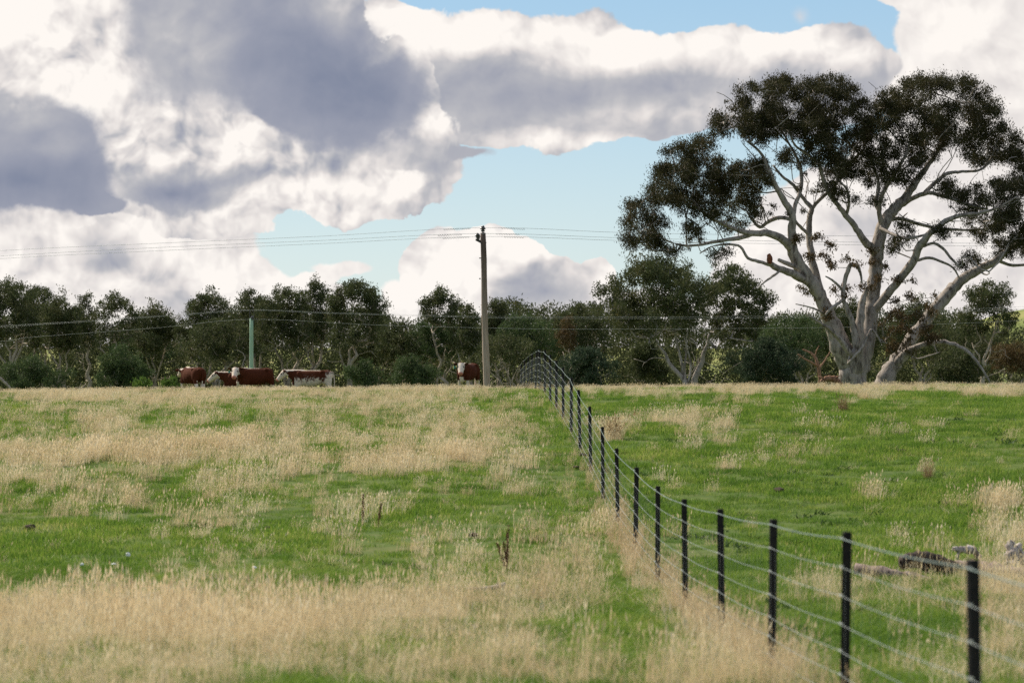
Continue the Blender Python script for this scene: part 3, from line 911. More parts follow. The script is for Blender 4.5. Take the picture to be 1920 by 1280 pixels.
TREES = [
    # label, cx, top, low, width, distance, options
    ("dark gum tree cut by the left edge of the picture", 12, 522, 640, 130, 178, dict(stems=3, open_=.25)),
    ("small dome gum just right of the tree at the left edge", 72, 536, 650, 92, 186, dict(stems=2)),
    ("bushy gum with low spreading bare branches, third from the left edge", 112, 556, 655, 84, 182, dict(stems=3, open_=.2)),
    ("narrow spire gum between the two leftmost clumps", 160, 552, 650, 44, 190, dict(stems=1, open_=.15, lobe=13)),
    ("sparse gum with thin ragged top and forked orange-grey trunk", 214, 548, 640, 84, 180, dict(stems=3, open_=.75, lobe=12, dens=.8)),
    ("gum tree at the right end of the left-hand clump", 288, 568, 668, 86, 186, dict(stems=2, open_=.3, lobe=14)),
    ("low gum leaning out beside the gap left of the green pole", 262, 618, 700, 110, 200, dict(stems=2, leaf='G')),
    ("rounded gum tree left of the green pole", 392, 546, 660, 112, 182, dict(stems=3, open_=.25)),
    ("tangled broad gum behind the green pole", 418, 600, 700, 150, 176, dict(stems=4, open_=.3)),
    ("gum tree rising right behind the green pole", 470, 544, 655, 84, 188, dict(stems=2)),
    ("wide gum with fanning pale stems right of the green pole", 530, 540, 665, 112, 180, dict(stems=4, open_=.35)),
    ("tall gum with a small tufted top left of the open-crowned gum", 588, 525, 660, 74, 186, dict(stems=2, open_=.2)),
    ("tallest open-crowned gum in the middle clump with sky between branches", 668, 521, 655, 100, 178, dict(stems=2, open_=.85, lobe=15)),
    ("dense dark gum filling in below the open-crowned gum", 690, 622, 712, 130, 194, dict(stems=3)),
    ("low gum in the dip right of the open-crowned gum", 748, 604, 700, 84, 190, dict(stems=2)),
    ("small gum with airy umbrella top left of the grey pole", 825, 540, 610, 78, 184, dict(stems=2, open_=.8, lobe=12)),
    ("dark green gum under the airy umbrella top", 815, 592, 705, 110, 190, dict(stems=3, leaf='G')),
    ("gum tree directly left of the grey power pole", 878, 574, 690, 64, 182, dict(stems=2, open_=.2)),
    ("small pointed gum directly right of the grey power pole", 932, 561, 640, 52, 190, dict(stems=1, lobe=13, open_=.2)),
    ("broad green gum behind the fence corner", 985, 588, 700, 130, 186, dict(stems=4, leaf='G', lobe=15)),
    ("thin multi-stemmed gum with pale leaning trunks beside the grey pole", 950, 625, 690, 110, 170, dict(stems=4, open_=.5, lobe=13, dens=.8)),
    ("dark gum with rusty left flank right of the fence top", 1085, 572, 690, 116, 190, dict(stems=3)),
    ("small rusty-leaved tree beside the dark gum behind the fence", 1062, 596, 650, 34, 180, dict(stems=1, leaf='R', lobe=11)),
    ("large round gum with branching pale trunk left of the huge tree", 1228, 476, 640, 210, 150, dict(stems=5, open_=.35, lobe=19, bark='P', base_off=60)),
    ("lopsided gum partly behind the outer branches of the huge tree", 1375, 496, 640, 134, 156, dict(stems=3, open_=.35, bark='P', base_off=-70, leaf='O')),
    ("dense gum filling the gap below the huge tree's left branches", 1490, 590, 700, 150, 184, dict(stems=3, leaf='G')),
    ("gum tree seen between the forked trunks of the huge tree", 1600, 560, 690, 130, 188, dict(stems=3)),
    ("dark gum just right of the huge tree's main fork", 1720, 560, 690, 110, 184, dict(stems=3)),
    ("airy gum with thin crown under the far right limb", 1852, 528, 625, 108, 172, dict(stems=3, open_=.55, lobe=14, base_off=-10)),
    ("dull olive gum under the arching low branch", 1800, 615, 715, 150, 180, dict(stems=4, leaf='O')),
    ("olive gum cut by the right edge below the green hill", 1905, 640, 720, 110, 176, dict(stems=3, leaf='R', dens=.8)),
]
LM = {'G': LEAF_GREEN, 'R': LEAF_RUST, 'B': LEAF_BLUE, 'O': LEAF_OLIVE, 'L': LEAF_LIME}
nl = 0
for i, (label, cx, top, low, wd, d, op) in enumerate(TREES):
    op = dict(op)
    op['leaf'] = LM[op['leaf']] if 'leaf' in op else LEAF_OLIVE
    low = min(low, top + 0.62 * (722 - top)); wd = wd * 1.18
    op['bark'] = BARK_PALE if op.get('bark') == 'P' else BARK_GREY
    _, n = build_tree("gum_tree", label, cx, top, low, wd, d, 100 + i * 7, **op)
    nl += n

SHRUBS = [
    ("blue-green rounded shrub right of the wire fence top", 1098, 648, 722, 120, 160, 'B'),
    ("dark green shrub directly right of the roan cow", 680, 680, 724, 84, 150, 'G'),
    ("bright lime shrub left of the cow seen from behind", 268, 708, 728, 40, 128, 'L'),
    ("small bright lime shrub touching the head of the cow seen from behind", 322, 706, 728, 34, 128, 'L'),
    ("dark shrub between the cow seen from behind and the left tree clump", 232, 652, 725, 120, 168, 'G'),
    ("dark shrub left of the cow that faces the camera", 775, 668, 724, 110, 165, 'G'),
    ("blue-green shrub mound left of the huge tree trunk", 1440, 632, 720, 150, 158, 'B'),
    ("green shrub below the large round gum", 1212, 640, 715, 90, 156, 'O'),
    ("olive shrub below the arching low branch of the huge tree", 1800, 660, 722, 110, 150, 'O'),
    ("leafy shrub at the foot of the left-edge trees", 60, 672, 726, 150, 170, 'G'),
    ("small round bush on the green hill at the far right", 1890, 598, 612, 30, 420, 'G'),
]
for i, (label, cx, top, low, wd, d, lf) in enumerate(SHRUBS):
    _, n = build_tree("shrub", label, cx, top, low, wd, d, 900 + i * 5, leaf=LM[lf], stems=4, cat="shrub", group="shrubs under the trees", lobe=15 if wd > 60 else 8, leaf_len=0.16 if d < 300 else 0.4, dens=1.5, trunk_frac=0.5)
    nl += n

def build_undergrowth():
    rng = np.random.default_rng(77)
    cl = []
    UX = [-140, 0, 60, 120, 180, 250, 310, 335, 360, 420, 520, 620, 720, 742, 790, 860, 900, 960, 1040, 1100, 1160, 1220, 1300, 1340, 1400, 1460, 1560, 1700, 1760, 1840, 1880, 1920, 2080]
    UY = [590, 600, 605, 612, 620, 618, 630, 648, 636, 608, 600, 605, 622, 632, 618, 606, 596, 594, 590, 592, 588, 600, 612, 630, 618, 606, 598, 600, 618, 628, 650, 640, 620]
    x = -140.0
    while x < 2080:
        x += rng.uniform(4, 9)
        d = rng.uniform(198, 226)
        if min(abs(x - g_) for g_ in (92, 1342)) < 11: continue
        top = np.interp(x, UX, UY) - 12 + 16 * vnoise(np.array([x / 60.0]), np.array([3.0]), 4)[0] + rng.uniform(-8, 12)
        y = top
        while y < 745:
            c = px(x + rng.normal(0, 5), y, d + rng.normal(0, 3))
            cl.append((np.array(c), rng.uniform(0.45, 0.75)))
            y += rng.uniform(13, 22)
    L, tw = cluster_leaves(cl, rng, 260, 6, 0.40)
    o = link_mesh("undergrowth", leaf_mesh("undergrowth", L, rng, 0.24, 0.10), None, LEAF_OLIVE)
    tag(o, "dark tangled undergrowth that fills in under the back trees", "undergrowth", kind="stuff")
    return len(L)
nl += build_undergrowth()
print("background leaves", nl)

# ------------------------------------------------------------------ wire fence
def simple_mat(name, c0, c1, scale=20, rough=0.6, metal=0.0, spec=0.3, bump=0.0):
    k = Mat(name)
    v = k.coord('Object')
    n = k.noise(v, scale, 4, 0.6)
    k.colour(k.ramp(n, [(0.35, c0), (0.68, c1)]))
    k.rough(rough, spec)
    k.b.inputs['Metallic'].default_value = metal
    if bump: k.bump(n, bump, 0.01)
    return k.m

POST_BLACK = simple_mat("black_bitumen_steel", (0.010, 0.009, 0.010), (0.022, 0.019, 0.018), 30, 0.7, 0.0, 0.2)
WIRE_GALV = simple_mat("galvanised_wire", (0.26, 0.29, 0.29), (0.38, 0.41, 0.40), 8, 0.45, 0.35, 0.5)
WIRE_TOP = simple_mat("pale_green_top_wire", (0.14, 0.19, 0.18), (0.22, 0.27, 0.26), 4, 0.6, 0.1, 0.3)
CLIP = simple_mat("bright_wire_clip", (0.55, 0.55, 0.53), (0.75, 0.75, 0.72), 30, 0.4, 0.4, 0.5)

def fence_x(d):
    return 2.5 - 0.022 * d + 0.09 * min(2.0, max(0.0, (17.0 - d) / 3.0))
POST_D = [14.0 + 4.05 * k - 8.1 for k in range(24)]
rngf = np.random.default_rng(5)

def y_post_mesh():
    """steel picket with a Y-shaped section, pointed foot below ground, holes suggested by small notches"""
    bm = bmesh.new()
    H0, H1 = -0.35, 1.17
    prof = []
    for k in range(3):
        a = math.radians(90 + 120 * k)
        e = Vector((math.cos(a), math.sin(a)))
        t = Vector((-e.y, e.x))
        prof += [e * 0.008 - t * 0.009, e * 0.036 - t * 0.006, e * 0.036 + t * 0.006, e * 0.008 + t * 0.009]
    rings = []
    for z in (H0, 0.0, 0.4, 0.8, H1 - 0.01, H1):
        s = 1.0 if z < H1 else 0.8
        rings.append([bm.verts.new((p.x * s, p.y * s, z)) for p in prof])
    n = len(prof)
    for a, b in zip(rings[:-1], rings[1:]):
        for i in range(n):
            bm.faces.new((a[i], a[(i + 1) % n], b[(i + 1) % n], b[i]))
    bm.faces.new(rings[-1])
    me = bpy.data.meshes.new("post"); bm.to_mesh(me); bm.free()
    return me

WIRE_H = [0.13, 0.27, 0.42, 0.59, 0.77, 0.95, 1.13]
def build_fence():
    root = empty("wire_fence", (fence_x(5.9), 5.9, gz(fence_x(5.9), 5.9)))
    tag(root, "wire fence on black steel posts running up the slope and over the crest", "fence")
    O = root.location
    me = y_post_mesh(); me.materials.append(POST_BLACK)
    bmc = bmesh.new()
    bmesh.ops.create_cube(bmc, size=1.0, matrix=Matrix.Translation((-0.034, -0.012, 0)) @ Matrix.Diagonal((0.012, 0.030, 0.012, 1)))
    cme = bpy.data.meshes.new("wire_clip"); bmc.to_mesh(cme); bmc.free(); cme.materials.append(CLIP)
    tops = []
    for d in POST_D:
        x, z = fence_x(d), gz(fence_x(d), d)
        o = link_mesh("post", me, root)
        lean = rngf.normal(0, 0.016, 2)
        o.location = Vector((x, d, z)) - O
        o.rotation_euler = (lean[0], lean[1], R(30) + rngf.normal(0, 0.15))
        for h in WIRE_H:
            link_mesh("wire_clip", cme, o).location = (0, 0, h)
        tops.append((Vector((x, d, z)), lean))
    for w, h in enumerate(WIRE_H):
        pts = []
        for k, (p, ln) in enumerate(tops):
            q = p + Vector((ln[1] * h - 0.04, -ln[0] * h, h))
            pts.append((np.array(q - O), 0.0040 if w == 6 else 0.0021))
            if k < len(tops) - 1:
                p2, l2 = tops[k + 1]
                q2 = p2 + Vector((l2[1] * h - 0.04, -l2[0] * h, h))
                for t in (0.25, 0.5, 0.75):
                    m = q.lerp(q2, t) - Vector((0, 0, 0.018 * math.sin(math.pi * t)))
                    pts.append((np.array(m - O), 0.0040 if w == 6 else 0.0021))
        link_mesh("top_wire" if w == 6 else "wire", tubes_mesh("wire", [pts], 5, 5, 0, None, False), root, WIRE_TOP if w == 6 else WIRE_GALV)
    # thin upright stay wires of the woven netting: too fine to pick apart
    ch = []
    for (p, l1), (p2, l2) in zip(tops[:-1], tops[1:]):
        for k in range(1, 13):
            t = k / 13
            m = p.lerp(p2, t) + Vector((-0.04, 0, 0)) - O
            ch.append([(np.array(m + Vector((0, 0, WIRE_H[0]))), 0.0008), (np.array(m + Vector((0, 0, WIRE_H[-2]))), 0.0008)])
    o = link_mesh("stay_wires", tubes_mesh("stay_wires", ch, 3, 3, 0, None, False), root, WIRE_GALV)
    o["kind"] = "stuff"
build_fence()

# ------------------------------------------------------------------ power poles and wires
TIMBER = Mat("weathered_pole_timber")
v = TIMBER.coord('Object', (9, 9, 0.5))
n1 = TIMBER.noise(v, 3.0, 6, 0.65)
v2 = TIMBER.coord('Object')
sp = TIMBER.n('ShaderNodeSeparateXYZ'); TIMBER.l(v2, sp.inputs[0])
mr = TIMBER.n('ShaderNodeMapRange'); TIMBER.l(sp.outputs[2], mr.inputs[0])
mr.inputs[1].default_value = 3.0; mr.inputs[2].default_value = 7.0
c = TIMBER.ramp(n1, [(0.3, (0.20, 0.145, 0.11)), (0.5, (0.40, 0.31, 0.25)), (0.7, (0.50, 0.40, 0.33))])
TIMBER.colour(TIMBER.mix(mr.outputs[0], c, TIMBER.ramp(n1, [(0.3, (0.07, 0.05, 0.045)), (0.7, (0.17, 0.12, 0.10))])))  # upper shaft darkened by height: backlit shade painted into the timber colour
TIMBER.rough(0.9, 0.15); TIMBER.bump(n1, 0.7, 0.02)
GREEN_TIMBER = simple_mat("green_treated_timber", (0.27, 0.41, 0.29), (0.38, 0.50, 0.38), 3, 0.85)
PORCELAIN = simple_mat("dark_brown_insulator", (0.025, 0.022, 0.022), (0.06, 0.045, 0.04), 20, 0.25, 0, 0.6)
STEEL_DARK = simple_mat("dull_steel_bracket", (0.05, 0.05, 0.05), (0.11, 0.10, 0.10), 20, 0.6, 0.5)
ALU = simple_mat("aluminium_conductor", (0.42, 0.43, 0.44), (0.58, 0.59, 0.60), 10, 0.5, 0.5)
ALU_DULL = simple_mat("weathered_conductor", (0.30, 0.31, 0.30), (0.42, 0.43, 0.41), 10, 0.6, 0.3)
DAMPER = simple_mat("grey_spiral_damper", (0.10, 0.11, 0.13), (0.18, 0.19, 0.21), 10, 0.6, 0.2)

def lathe(name, prof, n=14, mat=None, parent=None, M4=None):
    bm = bmesh.new()
    rings = []
    for r_, z in prof:
        rings.append([bm.verts.new((r_ * math.cos(2 * math.pi * k / n), r_ * math.sin(2 * math.pi * k / n), z)) for k in range(n)])
    for a, b in zip(rings[:-1], rings[1:]):
        for i in range(n):
            bm.faces.new((a[i], a[(i + 1) % n], b[(i + 1) % n], b[i]))
    bm.faces.new(rings[-1]); bm.faces.new(list(reversed(rings[0])))
    if M4 is not None: bm.transform(M4)
    me = bpy.data.meshes.new(name); bm.to_mesh(me); bm.free()
    me.polygons.foreach_set("use_smooth", np.ones(len(me.polygons), dtype=bool))
    return link_mesh(name, me, parent, mat)

INS = [(0.02, 0), (0.05, 0.0), (0.065, 0.03), (0.04, 0.05), (0.045, 0.07), (0.085, 0.085), (0.075, 0.12), (0.045, 0.135), (0.055, 0.16), (0.03, 0.19), (0.02, 0.20)]
D1 = 125.0
ptop = px(905.5, 437, D1); pbot = px(913, 722, D1)
zg1 = gz(pbot.x, D1)
pole = empty("power_pole", (pbot.x + 0.02, D1, zg1))
tag(pole, "tall weathered grey timber power pole beside the cow that faces the camera", "power pole", "power poles")
PO = pole.location
L = ptop.z - zg1
chn = []
for k in range(15):
    t = k / 14
    chn.append((np.array([(ptop.x - PO.x) * t + 0.012 * math.sin(t * 9), 0, -0.3 + (L + 0.3) * t]), 0.160 - 0.042 * t + 0.004 * math.sin(t * 23)))
link_mesh("shaft", tubes_mesh("shaft", [chn], 16, 16, 0.015, np.random.default_rng(3)), pole, TIMBER.m)
topc = Vector((ptop.x - PO.x, 0, L))
lathe("insulator", [(r_ * 1.5, z * 1.35) for r_, z in INS], 14, PORCELAIN, pole, Matrix.Translation(topc + Vector((0.0, 0, 0.06))))
lathe("pole_cap", [(0.03, 0.0), (0.03, 0.09)], 8, STEEL_DARK, pole, Matrix.Translation(topc + Vector((0, 0, -0.01))))
# side bracket with two insulators, one towards the viewer and one away
def box_part(name, M4, mat, parent):
    bm = bmesh.new()
    bmesh.ops.create_cube(bm, size=1.0, matrix=M4)
    bmesh.ops.bevel(bm, geom=bm.edges[:], offset=0.008, segments=1, affect='EDGES')
    me = bpy.data.meshes.new(name); bm.to_mesh(me); bm.free()
    return link_mesh(name, me, parent, mat)
box_part("bracket", Matrix.Translation(topc + Vector((-0.17, -0.0, -0.36))) @ Matrix.Rotation(R(28), 4, 'Y') @ Matrix.Diagonal((0.34, 0.10, 0.09, 1)), STEEL_DARK, pole)
box_part("insulator_pin", Matrix.Translation(topc + Vector((-0.24, -0.10, -0.26))) @ Matrix.Diagonal((0.05, 0.05, 0.14, 1)), STEEL_DARK, pole)
box_part("insulator_pin", Matrix.Translation(topc + Vector((-0.20, 0.55, -0.27))) @ Matrix.Diagonal((0.05, 0.05, 0.10, 1)), STEEL_DARK, pole)
box_part("crossarm", Matrix.Translation(topc + Vector((-0.15, 0.30, -0.33))) @ Matrix.Diagonal((0.10, 0.60, 0.08, 1)), STEEL_DARK, pole)
for z in (-0.42, -1.1, -2.0):
    box_part("bolt", Matrix.Translation(topc + Vector((0.12 if z == -0.42 else -0.125 - 0.004 * abs(z), -0.02, z))) @ Matrix.Diagonal((0.07, 0.05, 0.05, 1)), STEEL_DARK, pole)
lathe("insulator", [(r_ * 1.35, z * 1.1) for r_, z in INS], 14, PORCELAIN, pole, Matrix.Translation(topc + Vector((-0.24, -0.10, -0.22))))
lathe("insulator", [(r_ * 1.35, z * 1.1) for r_, z in INS], 14, PORCELAIN, pole, Matrix.Translation(topc + Vector((-0.20, 0.55, -0.24))))
def wire_thing(label, pts, rad, mat, group, dampers=()):
    """pts: list of photo pixels with distance; a smooth hanging wire through them"""
    P3 = [px(*p) for p in pts]
    O = P3[len(P3) // 2].copy()
    root = empty("overhead_wire", O)
    tag(root, label, "power line", group)
    cr = catmull([p - O for p in P3], 6)
    link_mesh("conductor", tubes_mesh("conductor", [[(np.array(c_), rad) for c_ in cr]], 5, 5, 0, None, False), root, mat)
    for (a, b) in dampers:
        pa, pb = px(*a) - O, px(*b) - O
        ax = (pb - pa); Ln = ax.length; ax.normalize()
        u_ = ax.cross(Vector((0, 1, 0))).normalized(); w_ = ax.cross(u_)
        ch = []
        n = int(Ln / 0.022)
        for k in range(n + 1):
            t = k / n
            ph = t * Ln / 0.11 * 2 * math.pi
            ch.append((np.array(pa + ax * (t * Ln) + (u_ * math.cos(ph) + w_ * math.sin(ph)) * 0.026), 0.008))
        link_mesh("spiral_damper", tubes_mesh("spiral_damper", [ch], 4, 4, 0, None, False), root, DAMPER)
    return root

GW = "high wires on the grey pole"
wire_thing("highest wire running over the top of the grey pole", [(-400, 497, 133), (0, 470, 130), (300, 456, 128), (600, 443, 126.5), (906, 427, 125), (1165, 436, 125), (1450, 441, 126), (1800, 444, 127), (2200, 446, 128)], 0.008, ALU, GW,
           [((832, 430.8, 125.4), (882, 428.4, 125.1)), ((940, 428, 125), (984, 430, 125))])
wire_thing("middle of the three wires at the top of the grey pole", [(-400, 508, 133), (0, 480, 130), (300, 464, 128), (600, 451, 126.5), (898, 438, 124.9), (1165, 446, 125), (1450, 452, 126), (1800, 456, 127), (2200, 458, 128)], 0.008, ALU, GW,
           [((821, 441.8, 125.2), (866, 439.6, 125)), ((930, 438.7, 125), (974, 440.3, 125))])
wire_thing("lowest of the three wires at the top of the grey pole", [(-400, 514, 134), (0, 485, 131), (300, 470, 129), (600, 457, 127.3), (900, 443.5, 125.6), (1165, 451, 125.6), (1450, 457, 126), (1800, 461, 127), (2200, 463, 128)], 0.008, ALU, GW,
           [((830, 447, 126), (880, 444.6, 125.8)), ((945, 444.4, 125.6), (982, 445.4, 125.6))])
GL = "low wires on the green pole"
D2 = 140.0
wire_thing("upper of the low wires, level with the treetops", [(-300, 628, 147), (0, 611, 144), (150, 602, 142), (330, 590, 141), (471, 580.5, 140), (620, 586, 139), (905, 593, 137), (1100, 594, 136), (1480, 592, 134), (1800, 580, 133), (2100, 566, 132)], 0.0046, ALU_DULL, GL)
wire_thing("second low wire hanging just under the upper low wire", [(-300, 631, 148), (0, 613, 145), (150, 604, 143), (330, 591.5, 141.6), (475, 582, 140.6), (620, 587.5, 139.6), (905, 595.5, 137.6), (1100, 597, 136.6), (1480, 595.5, 134.6), (1800, 584, 133.6), (2100, 571, 132.6)], 0.0046, ALU_DULL, GL)
wire_thing("lowest long wire joined to the head of the green pole", [(-300, 662, 147), (0, 640, 144), (60, 632, 143.4), (300, 614, 141.4), (471, 598.5, 140), (700, 609, 138.5), (905, 614.5, 137), (1100, 617, 136), (1540, 614, 133.8), (1800, 606, 133), (2100, 592, 132)], 0.0046, ALU_DULL, GL)
gb = px(471.5, 700, D2)
zg2 = gz(gb.x, D2)
gp = empty("power_pole", (gb.x, D2, zg2))
tag(gp, "short green timber pole rising behind the cow that looks round", "power pole", "power poles")
gtop = px(471.5, 597, D2).z - zg2
link_mesh("shaft", tubes_mesh("shaft", [[(np.array([0.0, 0, -0.3 + (gtop + 0.3) * k / 8]), 0.105 - 0.012 * k / 8) for k in range(9)]], 14, 14), gp, GREEN_TIMBER)
for sx in (-0.09, 0.12):
    link_mesh("riser", tubes_mesh("riser", [[(np.array([sx, 0, gtop - 0.25]), 0.016), (np.array([sx, 0, px(0, 581, D2).z - zg2]), 0.014)]], 6, 6), gp, STEEL_DARK)
lathe("insulator", INS, 12, PORCELAIN, gp, Matrix.Translation((0.05, -0.1, gtop - 0.06)))

# ------------------------------------------------------------------ cattle
COAT = Mat("hereford_coat")
at = COAT.n('ShaderNodeAttribute', attribute_name="coat")
sc_ = COAT.n('ShaderNodeSeparateColor'); COAT.l(at.outputs['Color'], sc_.inputs[0])
v = COAT.coord('Object')
nb = COAT.noise(v, 9.0, 5, 0.65)
nf = COAT.noise(v, 40.0, 3, 0.6)
red = COAT.ramp(nf, [(0.3, (0.032, 0.009, 0.004)), (0.55, (0.074, 0.020, 0.009)), (0.8, (0.14, 0.046, 0.020))])
whitec = COAT.ramp(nf, [(0.3, (0.50, 0.39, 0.30)), (0.6, (0.72, 0.62, 0.53))])
ad = COAT.n('ShaderNodeMath', operation='MULTIPLY_ADD'); COAT.l(nb, ad.inputs[0]); ad.inputs[1].default_value = 0.9; COAT.l(sc_.outputs[0], ad.inputs[2])
thr = COAT.n('ShaderNodeMapRange'); COAT.l(ad.outputs[0], thr.inputs[0]); thr.inputs[1].default_value = 0.88; thr.inputs[2].default_value = 1.05
col_ = COAT.mix(thr.outputs[0], red, whitec)
col_ = COAT.mix(sc_.outputs[1], col_, (0.016, 0.010, 0.009))      # dark eye patches, nostrils, inner ear
col_ = COAT.mix(sc_.outputs[2], col_, (0.42, 0.17, 0.12))         # pink muzzle
COAT.colour(col_); COAT.rough(0.85, 0.06); COAT.bump(nf, 0.3, 0.01)
EYE = simple_mat("dark_wet_eye", (0.008, 0.006, 0.005), (0.014, 0.01, 0.008), 20, 0.1, 0, 0.6)
EARTAG = simple_mat("turquoise_ear_tag", (0.02, 0.30, 0.36), (0.03, 0.40, 0.46), 20, 0.4)

def loft(bm, rings, n=18):
    """rings: (centre, axis_u, axis_v) ellipse rings, closed at both ends"""
    R_ = []
    for c_, u_, w_ in rings:
        R_.append([bm.verts.new(c_ + u_ * math.cos(2 * math.pi * k / n) + w_ * math.sin(2 * math.pi * k / n)) for k in range(n)])
    for a, b in zip(R_[:-1], R_[1:]):
        for i in range(n):
            bm.faces.new((a[i], a[(i + 1) % n], b[(i + 1) % n], b[i]))
    bm.faces.new(R_[-1]); bm.faces.new(list(reversed(R_[0])))

def limb_rings(pts):
    out = []
    for i, (p, a, b) in enumerate(pts):
        out.append((Vector(p), Vector((a, 0, 0)), Vector((0, b, 0))))
    return out

def build_cow(label, xpix, d, heading, head_yaw, head_pitch, roan=0.0, white_cape=1.0, scale=1.0, tag_ear=None, seed=1, neck_up=0.18, muzzle_dark=1.0):
    """heading: degrees, 0 = facing -X (left in the picture), 90 = facing the camera; head_yaw relative to the body"""
    rng = np.random.default_rng(seed)
    x = (xpix - 960) / F * d
    root = empty("cow", (x, d, gz(x, d)))
    root.rotation_euler = (0, 0, R(heading))
    root.scale = (scale,) * 3
    tag(root, label, "cow", "hereford cattle in the long grass")
    bm = bmesh.new()
    # trunk, faces -X
    body = [(0.93, 1.04, .11, .11), (0.87, 1.01, .22, .19), (0.72, .985, .30, .265), (0.45, .945, .315, .275), (0.15, .90, .365, .335), (-.15, .88, .385, .345), (-.40, .895, .365, .30), (-.60, .93, .335, .25), (-.76, .97, .27, .19), (-.86, .99, .17, .13)]
    rr = []
    for (X, zc, hz, hy) in body:
        rr.append((Vector((X, 0, zc)), Vector((0, hy, 0)), Vector((0, 0, hz))))
    loft(bm, rr, 22)
    # hips, shoulder masses
    for (X, Y, Z, a, b, c_) in ((.66, .17, .93, .24, .15, .30), (.66, -.17, .93, .24, .15, .30), (-.52, .18, .88, .17, .11, .34), (-.52, -.18, .88, .17, .11, .34), (-.74, 0, .70, .14, .13, .20), (.50, .20, 1.19, .11, .08, .07), (.50, -.20, 1.19, .11, .08, .07), (.86, .10, 1.16, .07, .06, .06), (.86, -.10, 1.16, .07, .06, .06), (-.45, 0, 1.22, .20, .08, .08)):
        bmesh.ops.create_uvsphere(bm, u_segments=14, v_segments=10, radius=1.0, matrix=Matrix.Translation((X, Y, Z)) @ Matrix.Diagonal((a, b, c_, 1)))
    # head frame
    yaw = R(head_yaw)
    poll = Vector((-1.16, 0, 1.10 + neck_up))
    poll = poll + Vector((0.20 * (1 - math.cos(yaw)), 0.30 * math.sin(yaw) * -1.0, 0))
    f = Vector((-math.cos(yaw) * math.cos(R(head_pitch)), -math.sin(yaw) * math.cos(R(head_pitch)), -math.sin(R(head_pitch))))
    side = f.cross(Vector((0, 0, 1))).normalized()
    upv = side.cross(f).normalized()
    # neck
    n0, n1_ = Vector((-.55, 0, 1.02)), poll - f * 0.02 - Vector((0, 0, 0.06))
    ax = (n1_ - n0).normalized()
    ns = ax.cross(Vector((0, 0, 1))).normalized(); nu_ = ns.cross(ax).normalized()
    rr = []
    for t, hy, hz in ((0, .22, .31), (.3, .175, .26), (.6, .130, .20), (.85, .108, .155), (1.0, .09, .12)):
        rr.append((n0.lerp(n1_, t) + nu_ * (-0.03 * (1 - t)), ns * hy, nu_ * hz))
    loft(bm, rr, 18)
    # head
    rr = []
    for t, hs, hu, drop in ((-.06, .08, .08, .0), (.0, .130, .115, .0), (.10, .150, .138, .02), (.20, .146, .142, .032), (.31, .122, .125, .030), (.42, .100, .102, .028), (.50, .100, .092, .030), (.555, .086, .076, .034), (.58, .05, .045, .036)):
        rr.append((poll + f * t - upv * drop, side * hs, upv * hu))
    loft(bm, rr, 18)
    # ears: flat leaf-shaped lobes to both sides
    for s in (-1, 1):
        e0 = poll + f * 0.04 + side * (s * 0.10) + upv * 0.05
        ed = (side * s * 0.95 - f * 0.25 + upv * 0.02 - Vector((0, 0, 0.22))).normalized()
        en = ed.cross(f).normalized()
        rr = []
        for t, w_ in ((0, .035), (.07, .062), (.14, .068), (.20, .045), (.235, .015)):
            rr.append((e0 + ed * t, en * w_, f * 0.022))
        loft(bm, rr, 10)
    # legs
    for s in (-1, 1):
        y = 0.185 * s
        st = 0.07 * s
        fl = [((-.56 + st, y, .80), .13, .10), ((-.57 + st, y, .58), .085, .075), ((-.585 + st, y, .44), .062, .060), ((-.58 + st, y, .26), .047, .046), ((-.58 + st, y, .12), .05, .048), ((-.60 + st, y, .05), .062, .058), ((-.61 + st, y, 0.0), .066, .06)]
        loft(bm, limb_rings(fl), 12)
        hl = [((.66 - st, y, .85), .20, .11), ((.70 - st, y, .62), .13, .09), ((.80 - st, y, .46), .072, .062), ((.80 - st, y, .38), .062, .055), ((.765 - st, y, .24), .048, .045), ((.75 - st, y, .12), .05, .048), ((.725 - st, y, .05), .062, .058), ((.715 - st, y, 0.0), .066, .06)]
        loft(bm, limb_rings(hl), 12)
    # tail
    tl = []
    for t in range(9):
        k = t / 8
        tl.append((Vector((0.93 + 0.07 * math.sin(k * 2.6) + 0.02, 0.02 * math.sin(k * 5), 1.20 - 0.86 * k)), Vector(((.032 + (.03 if k > .75 else 0)) * (1 - 0.25 * k), 0, 0)), Vector((0, (.030 + (.025 if k > .75 else 0)) * (1 - 0.25 * k), 0))))
    loft(bm, tl, 10)
    me0 = bpy.data.meshes.new("cow_raw"); bm.to_mesh(me0); bm.free()
    tmp = bpy.data.objects.new("cow_raw", me0)
    COL.objects.link(tmp)
    md = tmp.modifiers.new("remesh", 'REMESH'); md.mode = 'VOXEL'; md.voxel_size = 0.021
    ms = tmp.modifiers.new("smooth", 'SMOOTH'); ms.factor = 0.5; ms.iterations = 3
    dg = bpy.context.evaluated_depsgraph_get()
    me = bpy.data.meshes.new_from_object(tmp.evaluated_get(dg))
    bpy.data.objects.remove(tmp, do_unlink=True)
    bpy.data.meshes.remove(me0)
    me.name = "body"
    me.polygons.foreach_set("use_smooth", np.ones(len(me.polygons), dtype=bool))
    n = len(me.vertices)
    co = np.empty(n * 3, dtype=np.float32); me.vertices.foreach_get("co", co); co = co.reshape(-1, 3)
    X, Y, Z = co[:, 0], co[:, 1], co[:, 2]
    rel = co - np.array(poll)
    hf = rel @ np.array(f); hs = rel @ np.array(side); hu = rel @ np.array(upv)
    head_m = (hf > 0.02) & (np.abs(hs) < 0.165) & (np.abs(hu + 0.02) < 0.22)
    ear_m = (np.abs(hs) > 0.145) & (np.linalg.norm(rel, axis=1) < 0.42) & (hf < 0.14) & (hf > -0.16)
    white = np.zeros(n)
    white = np.maximum(white, np.where(head_m, 1.0, 0))
